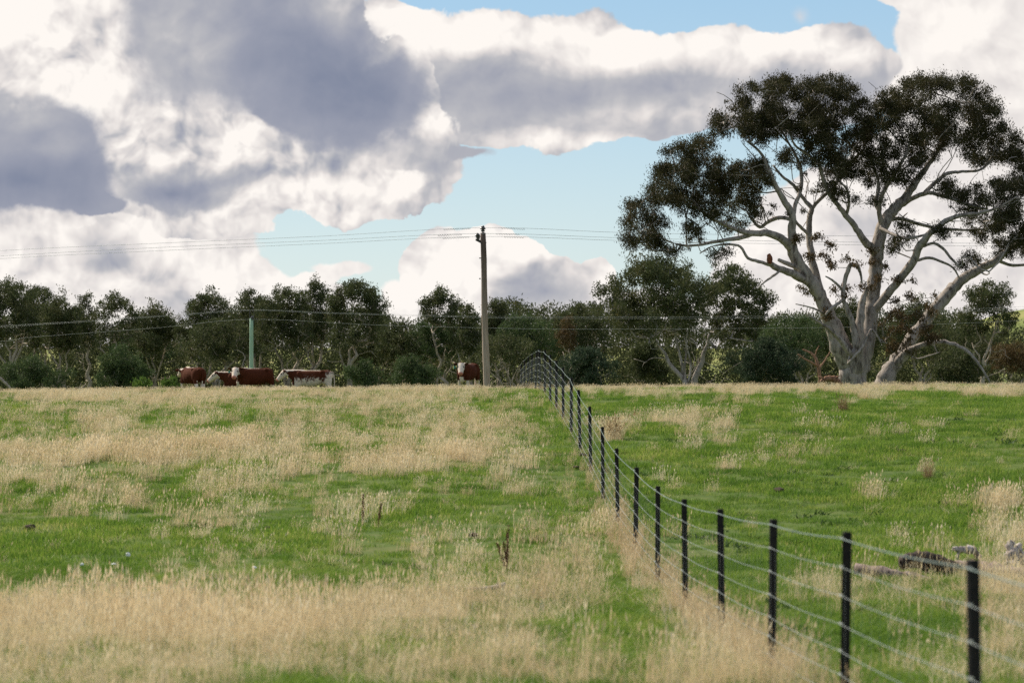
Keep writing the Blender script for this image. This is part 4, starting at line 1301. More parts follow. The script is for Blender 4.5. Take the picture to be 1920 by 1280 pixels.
    # white line down the neck and shoulders, white chest, belly, lower legs, tail tip
    body_top = 1.27 - 0.10 * np.clip((X + 0.7) / 0.8, 0, 1)
    cape = np.clip(1 - np.abs(Y) / 0.13, 0, 1) * ((X < 0.25 * white_cape) & (X > -1.2) & (Z > 1.14))
    white = np.maximum(white, cape * white_cape * 1.1)
    brisket = np.clip(1.2 - np.abs(Y) / 0.14, 0, 1) * ((X < -0.70) & (Z < 0.74) & (Z > 0.3))
    white = np.maximum(white, brisket * 0.85)
    white = np.maximum(white, np.clip((0.66 - Z) / 0.14, 0, 1) * 0.9)
    throat = ((hf > -0.30) & (hf < 0.05) & (hu < -0.16) & (np.abs(hs) < 0.09)); white = np.maximum(white, throat * 0.45)
    white = np.maximum(white, ((X > 0.90) & (Z < 0.72)) * 1.0)
    white = np.where(ear_m, 0.12, white)
    if roan:
        white = np.maximum(white, roan * np.clip(0.20 + 0.52 * np.clip((1.22 - Z) / 0.75, 0, 1) + 0.22 * np.clip((X - 0.55) / 0.3, 0, 1), 0, 1) * (~ear_m) * (X > -0.75))
        white = np.maximum(white, ((X > 0.88) & (Z < 1.0)) * 0.9)
    dark = np.zeros(n)
    for s in (-1, 1):
        ep = np.array(poll + f * 0.20 + side * (s * 0.105) + upv * 0.035)
        dark = np.maximum(dark, np.clip(1.25 - np.linalg.norm((co - ep), axis=1) / 0.062, 0, 1))
        npnt = np.array(poll + f * 0.555 + side * (s * 0.035) - upv * 0.015)
        dark = np.maximum(dark, np.clip(1.3 - np.linalg.norm((co - npnt), axis=1) / 0.036, 0, 1))
    inner = ear_m & (hu < 0.05) & (hf > 0.02)
    dark = np.maximum(dark, inner * 0.7)
    pink = np.clip((hf - 0.47) / 0.05, 0, 1) * head_m * (1 if muzzle_dark else 0.6)
    colr = np.stack([white, dark, pink, np.ones(n)], axis=1).astype(np.float32)
    ca = me.color_attributes.new("coat", 'FLOAT_COLOR', 'POINT')
    ca.data.foreach_set("color", colr.ravel())
    me.materials.clear()
    body_o = link_mesh("body", me, root, COAT.m)
    for s in (-1, 1):
        bmx = bmesh.new()
        bmesh.ops.create_uvsphere(bmx, u_segments=10, v_segments=8, radius=0.024, matrix=Matrix.Translation(poll + f * 0.20 + side * (s * 0.118) + upv * 0.035))
        em = bpy.data.meshes.new("eye"); bmx.to_mesh(em); bmx.free()
        link_mesh("eye", em, root, EYE)
    if tag_ear is not None:
        s = tag_ear
        p = poll + f * 0.07 + side * (s * 0.26) - upv * 0.08
        bmx = bmesh.new()
        bmesh.ops.create_cube(bmx, size=1.0)
        for q in bmx.verts:
            wz = 1.0 if q.co.z < 0 else 0.55
            q.co = p + side * (q.co.x * 0.085 * wz) + upv * (q.co.z * 0.10) + f * (q.co.y * 0.008 + 0.03)
        em = bpy.data.meshes.new("ear_tag"); bmx.to_mesh(em); bmx.free()
        link_mesh("ear_tag", em, root, EARTAG)
    return root

build_cow("red cow turned away, rump towards the camera, at the left end of the herd", 361, 96, -60, -8, 20, seed=1, scale=0.80, neck_up=0.02)
build_cow("red cow in profile with its white face pointing left behind the cow that looks round", 457, 103, -4, 0, 40, seed=2, neck_up=0.14, scale=0.84)
build_cow("dark red cow with turquoise ear tag looking round at the camera below the green pole", 476, 98, 44, 42, 38, seed=3, tag_ear=1, neck_up=0.14, scale=0.84)
build_cow("pale roan cow walking left in full profile, right of the green pole", 584, 97, 0, 0, 46, roan=1.1, white_cape=1.6, seed=4, neck_up=0.12, scale=0.77)
build_cow("red cow facing the camera with white face and turquoise ear tag beside the grey pole", 877, 95, 74, 14, 44, seed=5, tag_ear=1, neck_up=0.14, scale=0.82)

# ------------------------------------------------------------------ grass
def blade_mat(name, stops, trans, rough=0.6, field_scale=0.55):
    k = Mat(name)
    oi = k.n('ShaderNodeObjectInfo')
    at = k.n('ShaderNodeAttribute', attribute_name="tone")
    ad = k.n('ShaderNodeMath', operation='MULTIPLY_ADD')
    k.l(oi.outputs['Random'], ad.inputs[0]); ad.inputs[1].default_value = 0.5
    m2 = k.n('ShaderNodeMath', operation='MULTIPLY'); k.l(at.outputs['Fac'], m2.inputs[0]); m2.inputs[1].default_value = 0.5
    k.l(m2.outputs[0], ad.inputs[2])
    gp = k.n('ShaderNodeNewGeometry')
    fn = k.noise(gp.outputs['Position'], field_scale, 5, 0.6)
    sh = k.n('ShaderNodeMath', operation='MULTIPLY_ADD'); k.l(fn, sh.inputs[0]); sh.inputs[1].default_value = 1.1; sh.inputs[2].default_value = -0.55
    a3 = k.n('ShaderNodeMath', operation='ADD'); k.l(sh.outputs[0], a3.inputs[0]); k.l(ad.outputs[0], a3.inputs[1])
    c = k.ramp(a3.outputs[0], stops)
    k.colour(c)
    k.rough(rough, 0.25)
    tr = k.n('ShaderNodeBsdfTranslucent'); k.l(c, tr.inputs[0])
    ms = k.n('ShaderNodeMixShader'); ms.inputs[0].default_value = trans
    k.l(k.b.outputs[0], ms.inputs[1]); k.l(tr.outputs[0], ms.inputs[2]); k.l(ms.outputs[0], k.out.inputs[0])
    return k.m

STRAW = blade_mat("dry_straw", [(0.05, (0.45, 0.33, 0.185)), (0.4, (0.64, 0.505, 0.305)), (0.7, (0.73, 0.60, 0.39)), (0.95, (0.79, 0.68, 0.49))], 0.35)
PINKSTRAW = blade_mat("reddish_dry_straw", [(0.05, (0.45, 0.32, 0.18)), (0.5, (0.62, 0.46, 0.28)), (0.95, (0.75, 0.61, 0.41))], 0.35)
GREEN = blade_mat("green_grass", [(0.05, (0.058, 0.130, 0.016)), (0.35, (0.115, 0.212, 0.024)), (0.65, (0.200, 0.302, 0.042)), (0.85, (0.32, 0.37, 0.080)), (1.0, (0.46, 0.42, 0.16))], 0.40)
DARKWEED = blade_mat("dark_broad_weed", [(0.05, (0.03, 0.06, 0.014)), (0.95, (0.07, 0.12, 0.03))], 0.25)

def tuft(name, seed, n, radius, h0, h1, width, lean, seg, mat, seed_head=0.0, curl=0.5, wind=0.0):
    rng = np.random.default_rng(seed)
    V, Fc, tone = [], [], []
    for _ in range(n):
        a = rng.uniform(0, 2 * math.pi); rr_ = radius * math.sqrt(rng.uniform(0, 1))
        b = np.array([math.cos(a) * rr_, math.sin(a) * rr_, -0.02])
        h = rng.uniform(h0, h1)
        da = rng.uniform(0, 2 * math.pi)
        dl = abs(rng.normal(0, lean)) * h
        dirv = np.array([math.cos(da) * dl + wind * h, math.sin(da) * dl, 0])
        wa = rng.uniform(0, math.pi)
        w = np.array([math.cos(wa), math.sin(wa), 0]) * width * rng.uniform(0.7, 1.3)
        k0 = len(V)
        tn = rng.uniform(0, 1)
        for s in range(seg + 1):
            t = s / seg
            c = b + np.array([0, 0, h * t * (1 - curl * 0.35 * t * lean)]) + dirv * t ** 1.8
            ww = w * (1 - 0.75 * t) * 0.5
            V += [c - ww, c + ww]; tone += [tn, tn]
        for s in range(seg):
            q = k0 + 2 * s
            Fc.append((q, q + 1, q + 3, q + 2))
        if rng.uniform() < seed_head:
            tip = V[-1]
            hl = rng.uniform(0.04, 0.10) * h / 0.4
            hw_ = np.array([math.cos(wa), math.sin(wa), 0]) * width * 1.5
            dd = np.array([dirv[0] * 0.6, dirv[1] * 0.6, h]); dd /= np.linalg.norm(dd)
            k1 = len(V)
            V += [tip, tip + dd * hl * 0.4 - hw_, tip + dd * hl, tip + dd * hl * 0.4 + hw_]; tone += [min(1, tn + 0.2)] * 4
            Fc.append((k1, k1 + 1, k1 + 2, k1 + 3))
    me = mesh_np(name, np.array(V), np.array(Fc), 4)
    at = me.attributes.new("tone", 'FLOAT', 'POINT')
    at.data.foreach_set("value", np.array(tone, dtype=np.float32))
    me.materials.append(mat)
    o = bpy.data.objects.new(name, me)       # not linked: only the source for the scattering below
    return o

def scatter(name, label, pts, scales, sources, seed, cat="grass"):
    """one object: a cloud of points, each carrying one tuft (geometry nodes)"""
    rng = np.random.default_rng(seed)
    me = bpy.data.meshes.new(name)
    n = len(pts)
    me.vertices.add(n)
    me.vertices.foreach_set("co", np.asarray(pts, dtype=np.float32).ravel())
    a = me.attributes.new("size", 'FLOAT', 'POINT'); a.data.foreach_set("value", np.asarray(scales, dtype=np.float32))
    a = me.attributes.new("turn", 'FLOAT', 'POINT'); a.data.foreach_set("value", rng.uniform(-0.9, 0.9, n).astype(np.float32) if True else None)
    a = me.attributes.new("pick", 'INT', 'POINT'); a.data.foreach_set("value", rng.integers(0, len(sources), n).astype(np.int32))
    o = link_mesh(name, me)
    tag(o, label, cat, kind="stuff")
    ng = bpy.data.node_groups.new(name, 'GeometryNodeTree')
    ng.interface.new_socket("Geometry", in_out='INPUT', socket_type='NodeSocketGeometry')
    ng.interface.new_socket("Geometry", in_out='OUTPUT', socket_type='NodeSocketGeometry')
    N = ng.nodes; Lk = ng.links
    gi = N.new('NodeGroupInput'); go = N.new('NodeGroupOutput')
    g2i = N.new('GeometryNodeGeometryToInstance')
    for so in reversed(sources):
        oi = N.new('GeometryNodeObjectInfo')
        oi.inputs[0].default_value = so
        oi.inputs['As Instance'].default_value = True
        Lk.new(oi.outputs['Geometry'], g2i.inputs[0])
    iop = N.new('GeometryNodeInstanceOnPoints')
    Lk.new(gi.outputs[0], iop.inputs['Points'])
    jn = N.new('GeometryNodeJoinGeometry')
    for so in list(N):
        if so.bl_idname == 'GeometryNodeObjectInfo':
            Lk.new(so.outputs['Geometry'], jn.inputs[0])
    N.remove(g2i)
    Lk.new(jn.outputs[0], iop.inputs['Instance'])
    iop.inputs['Pick Instance'].default_value = True
    def attr(nm, ty):
        x = N.new('GeometryNodeInputNamedAttribute'); x.data_type = ty; x.inputs[0].default_value = nm
        return x.outputs[0]
    Lk.new(attr("pick", 'INT'), iop.inputs['Instance Index'])
    cx_ = N.new('ShaderNodeCombineXYZ'); Lk.new(attr("turn", 'FLOAT'), cx_.inputs[2])
    Lk.new(cx_.outputs[0], iop.inputs['Rotation'])
    Lk.new(attr("size", 'FLOAT'), iop.inputs['Scale'])
    Lk.new(iop.outputs[0], go.inputs[0])
    md = o.modifiers.new("scatter", 'NODES'); md.node_group = ng
    return o

# where the dry grass stands: patches given by their middle as seen in the photograph, laid on the ground
DRY = [  # x, y, rx, ry, weight
    (300, 742, 520, 22, 1.0), (700, 742, 330, 20, .8), (180, 768, 280, 18, .5), (600, 770, 200, 18, .6), (190, 797, 60, 16, 1.0), (840, 765, 110, 18, .4),
    (120, 848, 230, 34, 1.0), (360, 850, 190, 32, .95), (540, 868, 120, 26, .75), (620, 822, 190, 28, .7), (760, 870, 150, 34, .95), (880, 848, 90, 28, .8), (850, 806, 150, 24, .65), (970, 800, 60, 30, .35),
    (40, 905, 70, 22, .7), (440, 925, 130, 28, .75), (150, 935, 130, 22, .6), (290, 925, 100, 20, .5), (420, 985, 90, 30, .75), (620, 985, 70, 30, .35), (700, 940, 60, 20, .35), (940, 900, 90, 30, .35), (860, 960, 80, 20, .2),
    (100, 1185, 270, 62, 1.05), (340, 1190, 230, 62, 1.05), (560, 1200, 190, 55, .95), (740, 1165, 150, 55, .85), (860, 1125, 90, 40, .65), (700, 1255, 300, 50, .6), (200, 1275, 320, 50, .6), (930, 1210, 120, 60, .45), (1010, 1110, 130, 70, .55), (850, 1050, 140, 40, .25), (430, 1060, 260, 40, .12),
    (1100, 1040, 90, 50, .3), (1010, 1010, 120, 60, .2), (1090, 960, 60, 60, .25), (1330, 1270, 160, 40, .7), (1060, 1265, 160, 30, .5),
    (1350, 732, 330, 15, 1.1), (1680, 732, 320, 13, 1.0), (1160, 730, 120, 16, 1.0), (1900, 738, 120, 14, .9),
    (1150, 806, 42, 30, .9), (1240, 780, 60, 20, .4), (1300, 800, 60, 24, .6), (1355, 795, 50, 22, .55), (1330, 832, 70, 20, .4), (1250, 850, 90, 24, .25), (1390, 882, 36, 16, .6), (1640, 930, 60, 14, .6), (1740, 884, 26, 16, .9), (1860, 950, 70, 30, .6), (1450, 850, 160, 20, .2), (1600, 800, 220, 20, .2), (1580, 757, 18, 10, .8), (1740, 800, 40, 14, .5),
    (1740, 1110, 150, 40, .35), (1890, 1120, 120, 70, .65), (1500, 1010, 100, 40, .25), (1900, 1220, 110, 70, .5), (1560, 1110, 120, 40, .25), (1780, 1250, 110, 40, .25), (1900, 1000, 90, 40, .55),
]
def straw_amount(x, y, z):
    P_x = 960 + F * x / y
    P_y = 640 - F * z / y
    s = np.zeros_like(x)
    wob = 26 * vnoise(x / 1.1, y / 2.4, 21) + 12 * vnoise(x / 0.4, y / 0.9, 22)
    wob2 = 8 * vnoise(x / 1.3, y / 2.8, 23) + 4 * vnoise(x / 0.5, y / 1.0, 24)
    for (cx, cy, rx, ry, w) in DRY:
        q = ((P_x + wob - cx) / rx) ** 2 + ((P_y + wob2 - cy) / ry) ** 2
        s = np.maximum(s, w * np.clip(1.25 - q, 0, 1))
    # along the fence the cattle leave a strip standing
    fx = x - (2.5 - 0.022 * y)
    strip = np.clip(1.3 - np.abs(fx + 0.03) / 0.30, 0, 1) * np.clip((y - 18) / 6, 0, 1)
    s = np.maximum(s, strip * (0.25 + 0.45 * np.clip((44 - y) / 10, 0, 1)))
    # anything beyond the crest and outside the frame carries on with the same mixture
    out = np.clip((y - 84) / 4, 0, 1)
    s = np.maximum(s, out * (0.75 + 0.3 * vnoise(x / 3, y / 3, 31)))
    side_out = np.clip((np.abs(P_x - 960) - 985) / 60, 0, 1)
    s = np.maximum(s, side_out * np.clip(0.45 + 0.7 * vnoise(x / 2.5, y / 5, 32), 0, 1))
    return np.clip(s + 0.05 * vnoise(x / 0.7, y / 1.2, 33), 0, 1.1), strip

def field_points(d0, d1, per_m2, seed):
    rng = np.random.default_rng(seed)
    hw1 = 0.205 * d1 + 1.6
    n = int((d1 - d0) * 2 * hw1 * per_m2)
    x = rng.uniform(-hw1, hw1, n); y = rng.uniform(d0, d1, n)
    ok = np.abs(x) < 0.205 * y + 1.6
    x, y = x[ok], y[ok]
    z = ground_z(x, y)
    return x, y, z, rng

GT = [tuft("green_tuft", 10 + k, 34, 0.11, 0.05, 0.13, 0.006, 0.7, 2, GREEN) for k in range(3)]
GF = [tuft("green_patch", 20 + k, 90, 0.30, 0.05, 0.12, 0.011, 0.6, 1, GREEN) for k in range(3)]
ST = [tuft("straw_tuft", 30 + k, 24, 0.13, 0.18, 0.46, 0.0040, 0.28, 3, STRAW, 0.7, 0.5, 0.10) for k in range(4)]
SL = [tuft("straw_litter", 40 + k, 30, 0.16, 0.08, 0.24, 0.006, 0.9, 2, STRAW) for k in range(3)]
SF = [tuft("straw_patch", 50 + k, 60, 0.26, 0.14, 0.40, 0.0075, 0.35, 2, STRAW, 0.5, 0.5, 0.12) for k in range(4)]
PT = [tuft("fence_straw", 60 + k, 34, 0.13, 0.25, 0.58, 0.0045, 0.30, 3, PINKSTRAW, 0.6, 0.5, 0.05) for k in range(3)]
WD = [tuft("weed_rosette", 70 + k, 14, 0.10, 0.05, 0.11, 0.030, 1.1, 2, DARKWEED) for k in range(2)]

def keep(x, y, z, rng, prob):
    m = rng.uniform(0, 1, len(x)) < prob
    return x[m], y[m], z[m]

# near field
x, y, z, rng = field_points(11, 37, 120, 1)
s, strip = straw_amount(x, y, z)
gx, gy, gzv = keep(x, y, z, rng, 1.0 - 0.55 * np.clip(s, 0, 1))
big = 0.85 + 0.5 * vnoise(gx / 1.2, gy / 1.9, 41) + 0.2 * rng.uniform(-1, 1, len(gx))
scatter("near_green_grass", "short green pasture grass in the foreground", np.stack([gx, gy, gzv], 1), np.clip(big, 0.45, 1.7), GT, 2)
x, y, z, rng = field_points(11, 37, 38, 3)
s, strip = straw_amount(x, y, z)
bare = strip < 0.35
clump = np.clip(0.72 + 0.55 * vnoise(x / 0.55, y / 0.9, 45), 0.05, 1)
sx, sy, sz = keep(x, y, z, rng, np.where(bare, clump * np.clip(s, 0, 1) ** 1.7, 0))
sc = 0.72 + 0.30 * vnoise(sx / 0.9, sy / 1.4, 42) + rng.uniform(-0.2, 0.3, len(sx))
scatter("near_dry_grass", "tall bleached dry grass in the foreground", np.stack([sx, sy, sz], 1), sc, ST, 4)
x, y, z, rng = field_points(11, 37, 40, 5)
s, strip = straw_amount(x, y, z)
sx, sy, sz = keep(x, y, z, rng, np.clip(s, 0.03, 1) ** 1.3 * 0.8)
scatter("near_dry_litter", "low matted dry grass between the green blades in front", np.stack([sx, sy, sz], 1), rng.uniform(0.6, 1.2, len(sx)), SL, 6)
# far field
x, y, z, rng = field_points(37, 112, 15, 7)
s, strip = straw_amount(x, y, z)
gx, gy, gzv = keep(x, y, z, rng, 1.0 - 0.3 * np.clip(s, 0, 1))
big = 0.9 + 0.55 * vnoise(gx / 1.6, gy / 2.6, 43) + 0.2 * rng.uniform(-1, 1, len(gx))
scatter("far_green_grass", "green pasture grass on the far slope", np.stack([gx, gy, gzv], 1), np.clip(big, 0.5, 1.8), GF, 8)
x, y, z, rng = field_points(37, 112, 11, 9)
s, strip = straw_amount(x, y, z)
sxl = x - (2.5 - 0.022 * y)
sx, sy, sz = keep(x, y, z, rng, np.where(strip < 0.4, np.maximum(np.clip(s, 0, 1) ** 1.5, np.where(sxl < -0.5, np.interp(y, [37, 46, 55, 70], [0.03, 0.07, 0.18, 0.24]), 0.02)), 0))
sc = (0.85 + 0.3 * vnoise(sx / 1.1, sy / 1.6, 44) + rng.uniform(-0.25, 0.25, len(sx))) * np.interp(sy, [37, 50, 68, 80, 112], [0.95, 0.85, 0.62, 0.46, 0.40])
scatter("far_dry_grass", "bleached dry grass in patches and along the crest", np.stack([sx, sy, sz], 1), sc, SF, 10)
x, y, z, rng = field_points(37, 84, 7, 16)
s, strip = straw_amount(x, y, z)
pt = np.clip(0.35 + 0.6 * vnoise(x / 1.7, y / 3.1, 71), 0.08, 1)
sx, sy, sz = keep(x, y, z, rng, pt * np.where(x < 2.5 - 0.022 * y, np.interp(y, [37, 48, 58], [0.2, 0.4, 0.6]), 0.14))
scatter("far_dry_litter", "low matted dry grass between the green blades on the far slope", np.stack([sx, sy, sz], 1), rng.uniform(0.5, 1.0, len(sx)), SL, 17)
# strip under the fence
rng = np.random.default_rng(12)
n = 1150
y = rng.uniform(16, 108, n)
x = (2.5 - 0.022 * y) + rng.normal(-0.03, 0.16, n)
z = ground_z(x, y)
m = rng.uniform(0, 1, n) < np.where(y < 24, np.clip((y - 16) / 8, 0.1, 1), np.where(y < 44, 1.0, 0.16 + 0.15 * vnoise(x, y / 3, 51)))
x, y, z = x[m], y[m], z[m]
scatter("fence_line_dry_grass", "reddish dry grass standing uncut along the foot of the fence", np.stack([x, y, z], 1), rng.uniform(0.6, 1.1, len(x)) * np.interp(y, [16, 40, 60, 80], [0.60, 0.62, 0.52, 0.42]), PT, 13)
# scattered broad weeds
x, y, z, rng = field_points(12, 80, 0.9, 14)
cl_ = vnoise(x / 2.2, y / 3.3, 61) > 0.1
x, y, z = x[cl_], y[cl_], z[cl_]
scatter("pasture_weeds", "flat dark weeds scattered through the pasture", np.stack([x, y, z], 1), rng.uniform(0.6, 1.6, len(x)), WD, 15, "weeds")

# ------------------------------------------------------------------ fallen timber, stalks and other small things in the grass
def on_ground(xp, yp):
    """ground point seen at a photo pixel"""
    d = np.arange(8.0, 110.0, 0.05)
    xx = (xp - 960) / F * d
    zz = ground_z(xx, d)
    yy = 640 - F * zz / d
    k = int(np.argmax(yy <= yp)) if (yy <= yp).any() else len(d) - 1
    return Vector((float(xx[k]), float(d[k]), float(zz[k])))

DARK_LOG = bark_mat("charred_dark_log", (0.06, 0.042, 0.034), (0.03, 0.021, 0.018), (0.012, 0.01, 0.01), 3.0)
GREY_LOG = bark_mat("bleached_grey_log", (0.26, 0.20, 0.175), (0.16, 0.11, 0.095), (0.05, 0.035, 0.03), 3.0)
WHITE_LOG = bark_mat("sun_whitened_wood", (0.46, 0.40, 0.37), (0.26, 0.20, 0.17), (0.07, 0.05, 0.04), 3.0)

def wood_piece(name, label, pts, radii, mat, seed, cat="log", group=None, lump=0.14, stubs=()):
    """pts: world points; a gnarled piece of timber with optional broken stubs"""
    rng = np.random.default_rng(seed)
    O = Vector(pts[0])
    root = empty(name, O)
    tag(root, label, cat, group)
    cr = catmull([Vector(p) - O for p in pts], 5)
    rs = np.interp(np.linspace(0, len(pts) - 1, len(cr)), range(len(pts)), radii)
    ch = [(np.array(c_) + rng.normal(0, 0.06 * r_, 3), r_ * rng.uniform(0.9, 1.1)) for c_, r_ in zip(cr, rs)]
    ch = [(ch[0][0] - (ch[1][0] - ch[0][0]) * 0.25, rs[0] * 0.35)] + ch
    link_mesh("stem", tubes_mesh("stem", [ch], 12, 14, lump, rng), root, mat)
    for (t, vec, r_) in stubs:
        b = cr[int(t * (len(cr) - 1))]
        v_ = Vector(vec)
        c2 = [(np.array(b), r_), (np.array(b + v_ * 0.5) + rng.normal(0, 0.02, 3), r_ * 0.8), (np.array(b + v_), r_ * 0.35)]
        link_mesh("broken_branch", tubes_mesh("broken_branch", [c2], 8, 8, lump, rng), root, mat)
    return root

def raised(xp, yp, d, h=0.0):
    p = px(xp, yp, d)
    return p

# timber heap right of the fence, about 26 m out
dL = 27.0
def gp_(xp, d, h):
    x_ = (xp - 960) / F * d
    return Vector((x_, d, gz(x_, d) + h))
wood_piece("fallen_log", "dark charred log lying in tall straw beyond the second nearest fence post", [px(1690, 1054, 35.6), px(1722, 1048, 35.7), px(1760, 1055, 35.9), px(1795, 1068, 36.2)], [0.085, 0.10, 0.11, 0.07], DARK_LOG, 1, "log", "fallen timber", 0.07, [(0.35, (0.12, -0.08, -0.17), 0.06), (0.7, (0.12, -0.06, -0.12), 0.06)])
wood_piece("fallen_log", "pinkish grey log sloping down to the left of the charred log", [px(1604, 1066, 35.2), px(1640, 1070, 35.0), px(1690, 1078, 34.8), px(1750, 1090, 34.6)], [0.07, 0.066, 0.062, 0.05], GREY_LOG, 2, "log", "fallen timber", 0.12)
wood_piece("fallen_log", "grey log behind the top of the nearest fence post", [px(1790, 1058, 36.3), px(1820, 1060, 36.0), px(1855, 1066, 35.7), px(1905, 1074, 35.3), px(1960, 1082, 35)], [0.05, 0.07, 0.08, 0.075, 0.07], GREY_LOG, 3, "log", "fallen timber", 0.14)
wood_piece("fallen_branch", "small whitened branch end above the grey log", [px(1786, 1027, 37), px(1805, 1030, 37), px(1822, 1030, 37), px(1838, 1046, 37)], [0.025, 0.045, 0.055, 0.03], WHITE_LOG, 4, "branch", "fallen timber", 0.2, [(0.3, (-0.04, 0, -0.16), 0.025)])
wood_piece("stump", "jagged whitened stump at the right edge of the picture", [px(1910, 1072, 36.4), px(1906, 1050, 36.4), px(1898, 1030, 36.4), px(1892, 1012, 36.4)], [0.17, 0.14, 0.09, 0.015], WHITE_LOG, 5, "stump", None, 0.2, [(0.6, (0.10, 0.02, 0.10), 0.07), (0.45, (-0.20, -0.03, -0.10), 0.05), (0.6, (0.22, -0.05, -0.12), 0.05)])
wood_piece("fallen_branch", "short brown stick in front of the dry dock stalks", [px(876, 1104, 32.9), px(900, 1105, 32.9), px(925, 1101, 33.0), px(948, 1094, 33.0)], [0.026, 0.034, 0.03, 0.026], BARK_DEAD, 6, "branch", "fallen timber", 0.16, [(0.7, (0.05, 0, 0.06), 0.02)])
wood_piece("fallen_branch", "heap of reddish fallen bark at the foot of the huge tree", [px(1538, 716, 113), px(1552, 709, 113), px(1566, 711, 113), px(1578, 722, 113)], [0.05, 0.11, 0.12, 0.06], BARK_RED, 7, "branch", None, 0.2, [(0.3, (-0.3, 0, 0.1), 0.06), (0.6, (0.2, -0.2, 0.12), 0.05)])
wood_piece("fallen_branch", "pale bent dead branch at the foot of the left-edge trees", [px(-25, 722, 150), px(-5, 708, 150), px(8, 716, 150), px(20, 728, 150)], [0.10, 0.10, 0.08, 0.05], BARK_GREY, 8, "branch", None, 0.1)

# small dead reddish tree left of the big trunk
def dead_tree(label, pts_list, d, mat, seed):
    rng = np.random.default_rng(seed)
    O = px(pts_list[0][0][0], pts_list[0][0][1], d)
    root = empty("dead_tree", O)
    tag(root, label, "tree")
    ch = []
    for pl in pts_list:
        cr = catmull([px(q[0], q[1], d + q[3]) - O for q in pl], 4)
        rs = np.interp(np.linspace(0, len(pl) - 1, len(cr)), range(len(pl)), [q[2] * d / F * 0.5 for q in pl])
        ch.append([(np.array(c_) + rng.normal(0, 0.1 * r_, 3), r_) for c_, r_ in zip(cr, rs)])
    link_mesh("trunk", tubes_mesh("trunk", ch[:1], 8, 10, 0.06, rng), root, mat)
    for c_ in ch[1:]:
        link_mesh("branch", tubes_mesh("branch", [c_], 5, 7, 0.06, rng), root, mat)
dead_tree("small dead red-brown tree left of the huge trunk", [
    [(1537, 728, 8, 0), (1537, 705, 7, 0), (1534, 685, 6, 0), (1528, 668, 5, .1), (1517, 660, 4, .2), (1505, 655, 2.5, .3)],
    [(1534, 686, 5, 0), (1522, 680, 4, -.2), (1508, 672, 3, -.4), (1496, 664, 2, -.5)],
    [(1536, 690, 4, 0), (1545, 678, 3, .2), (1556, 660, 2, .3)],
    [(1528, 668, 3, .1), (1532, 655, 2, 0), (1536, 648, 1.5, 0)]], 132, BARK_RED, 3)

# dry dock stalks with rusty seed spikes
STALK = simple_mat("rusty_dock_seed", (0.10, 0.040, 0.022), (0.22, 0.10, 0.055), 40, 0.9)
def dock(label, xp, ybot, ytop, seed, n=3):
    rng = np.random.default_rng(seed)
    b = on_ground(xp, ybot)
    S = b.y / F
    H = (ybot - ytop) * S
    root = empty("dock_plant", b)
    tag(root, label, "weed", "dry dock stalks")
    for k in range(n):
        lean = rng.normal(0, 0.07, 2) * H
        h = H * (1.0 if k == 0 else rng.uniform(0.6, 0.9))
        x0 = rng.normal(0, 0.012, 2)
        base = np.array([x0[0], x0[1], 0.0])
        ch = [(base + np.array([lean[0] * t, lean[1] * t, h * t]), 0.006 * (1.15 - t)) for t in (0, .3, .6, 1.0)]
        st = link_mesh("stalk", tubes_mesh("stalk", [ch], 5, 5), root, STALK)
        # whorled seeds up the stalk, too small to pick apart
        m = 170
        t = rng.uniform(0.28, 1.0, m)
        ang = rng.uniform(0, 6.283, m)
        rr_ = rng.uniform(0.006, 0.030, m) * (1.1 - 0.5 * t)
        c_ = base + np.stack([lean[0] * t + np.cos(ang) * rr_, lean[1] * t + np.sin(ang) * rr_, h * t], 1)
        sd = link_mesh("seed_spike", leaf_mesh("seed_spike", c_, rng, 0.022, 0.014, 0.2), st, STALK)
        sd["kind"] = "stuff"
dock("tallest clump of rusty dry dock stalks in the middle of the pasture", 950, 1078, 984, 1, 4)
dock("thin rusty dock stalk left of the middle of the pasture", 681, 985, 926, 2, 1)
dock("second thin rusty dock stalk just right of the thinner one", 708, 988, 942, 3, 1)

# brown tussock out on the right-hand green
TUS = blade_mat("brown_tussock_blades", [(0.05, (0.16, 0.10, 0.05)), (0.95, (0.40, 0.29, 0.15))], 0.25)
def tussock(label, xp, yp, s, seed):
    b = on_ground(xp, yp)
    o = tuft("tussock", seed, 120, 0.10, 0.14, 0.34, 0.008, 0.42, 2, TUS, 0.3)
    COL.objects.link(o)
    o.location = b; o.scale = (s, s, s)
    tag(o, label, "tussock", "brown tussocks")
tussock("brown grass tussock standing alone on the green right of the fence", 1581, 770, 1.15, 1)
tussock("golden tussock just right of the fence half way up the slope", 1152, 822, 1.6, 2)
tussock("pale tussock on the green near the right edge", 1741, 897, 1.0, 3)

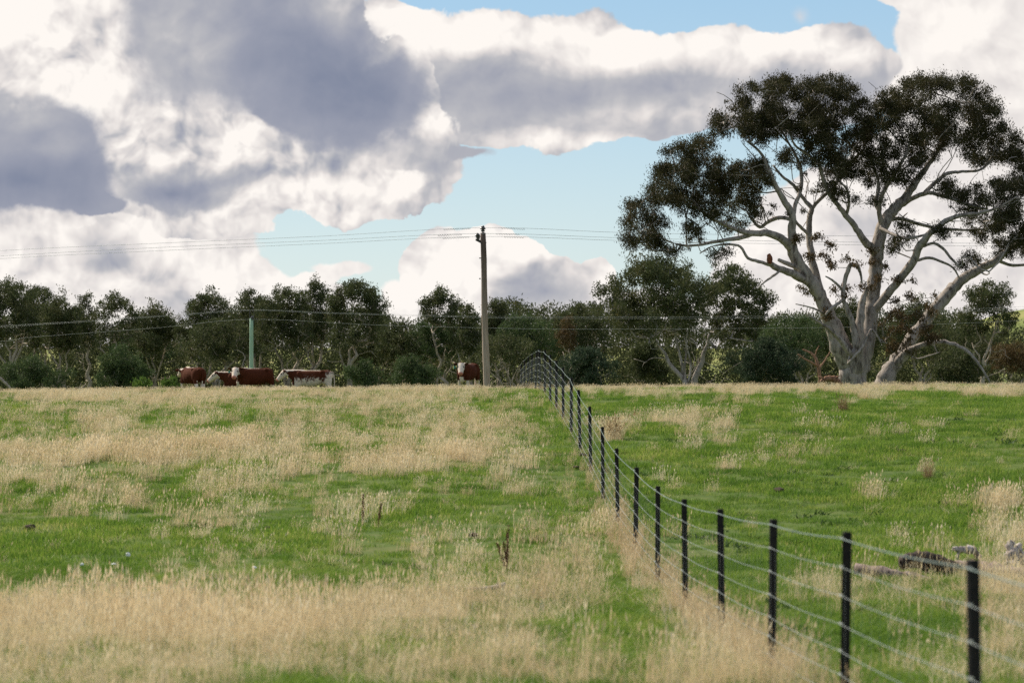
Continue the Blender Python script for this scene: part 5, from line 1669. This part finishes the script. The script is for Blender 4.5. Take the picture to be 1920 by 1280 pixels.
# pale stones and scraps, dark dung pats
STONE = simple_mat("white_quartz", (0.62, 0.62, 0.60), (0.82, 0.81, 0.78), 20, 0.7)
DUNG = simple_mat("dark_dung", (0.030, 0.020, 0.014), (0.075, 0.050, 0.032), 30, 0.95)
def lump_obj(name, label, xp, yp, rx, rz, mat, seed, cat, group, lift=0.35):
    rng = np.random.default_rng(seed)
    b = on_ground(xp, yp)
    bm = bmesh.new()
    bmesh.ops.create_icosphere(bm, subdivisions=2, radius=1.0)
    for q in bm.verts:
        k = 1 + rng.normal(0, 0.13)
        q.co = Vector((q.co.x * rx * k, q.co.y * rx * 0.9 * k, q.co.z * rz * k))
    me = bpy.data.meshes.new(name); bm.to_mesh(me); bm.free()
    o = link_mesh(name, me, None, mat)
    o.location = b + Vector((0, 0, rz * lift + 0.03))
    tag(o, label, cat, group)
lump_obj("stone", "white stone highest of the four on the left green", 240, 1050, 0.032, 0.034, STONE, 1, "stone", "white stones", 1.2)
lump_obj("stone", "white stone at the far left of the four", 154, 1067, 0.026, 0.024, STONE, 2, "stone", "white stones", 1.2)
lump_obj("stone", "flat white stone below the highest one", 214, 1064, 0.036, 0.014, STONE, 3, "stone", "white stones", 1.2)
lump_obj("stone", "white stone apart to the right on the left-hand pasture", 477, 1071, 0.028, 0.018, STONE, 4, "stone", "white stones", 1.2)
for k, (lb, xp, yp, r_) in enumerate([
        ("dark dung pat on the green well right of the fence", 1460, 924, .10), ("dark dung pat near the foot of the tall dock stalks", 888, 1008, .07), ("dark lump in the grass left of the brown stick", 848, 1108, .06),
        ("dark dung pat below the brown stick in the foreground", 893, 1182, .05), ("dark dung pat left of the fence half way up", 1093, 858, .08), ("dark dung pat close below the pat half way up", 1080, 880, .06),
        ("dark dung pat on the far left green", 55, 995, .09), ("dark dung pat in the middle of the left pasture", 500, 995, .07), ("dark dung pat on the upper right green", 1690, 850, .09)]):
    lump_obj("dung_pat", lb, xp, yp, r_, r_ * 0.45, DUNG, 20 + k, "dung", "dung pats", 0.5)
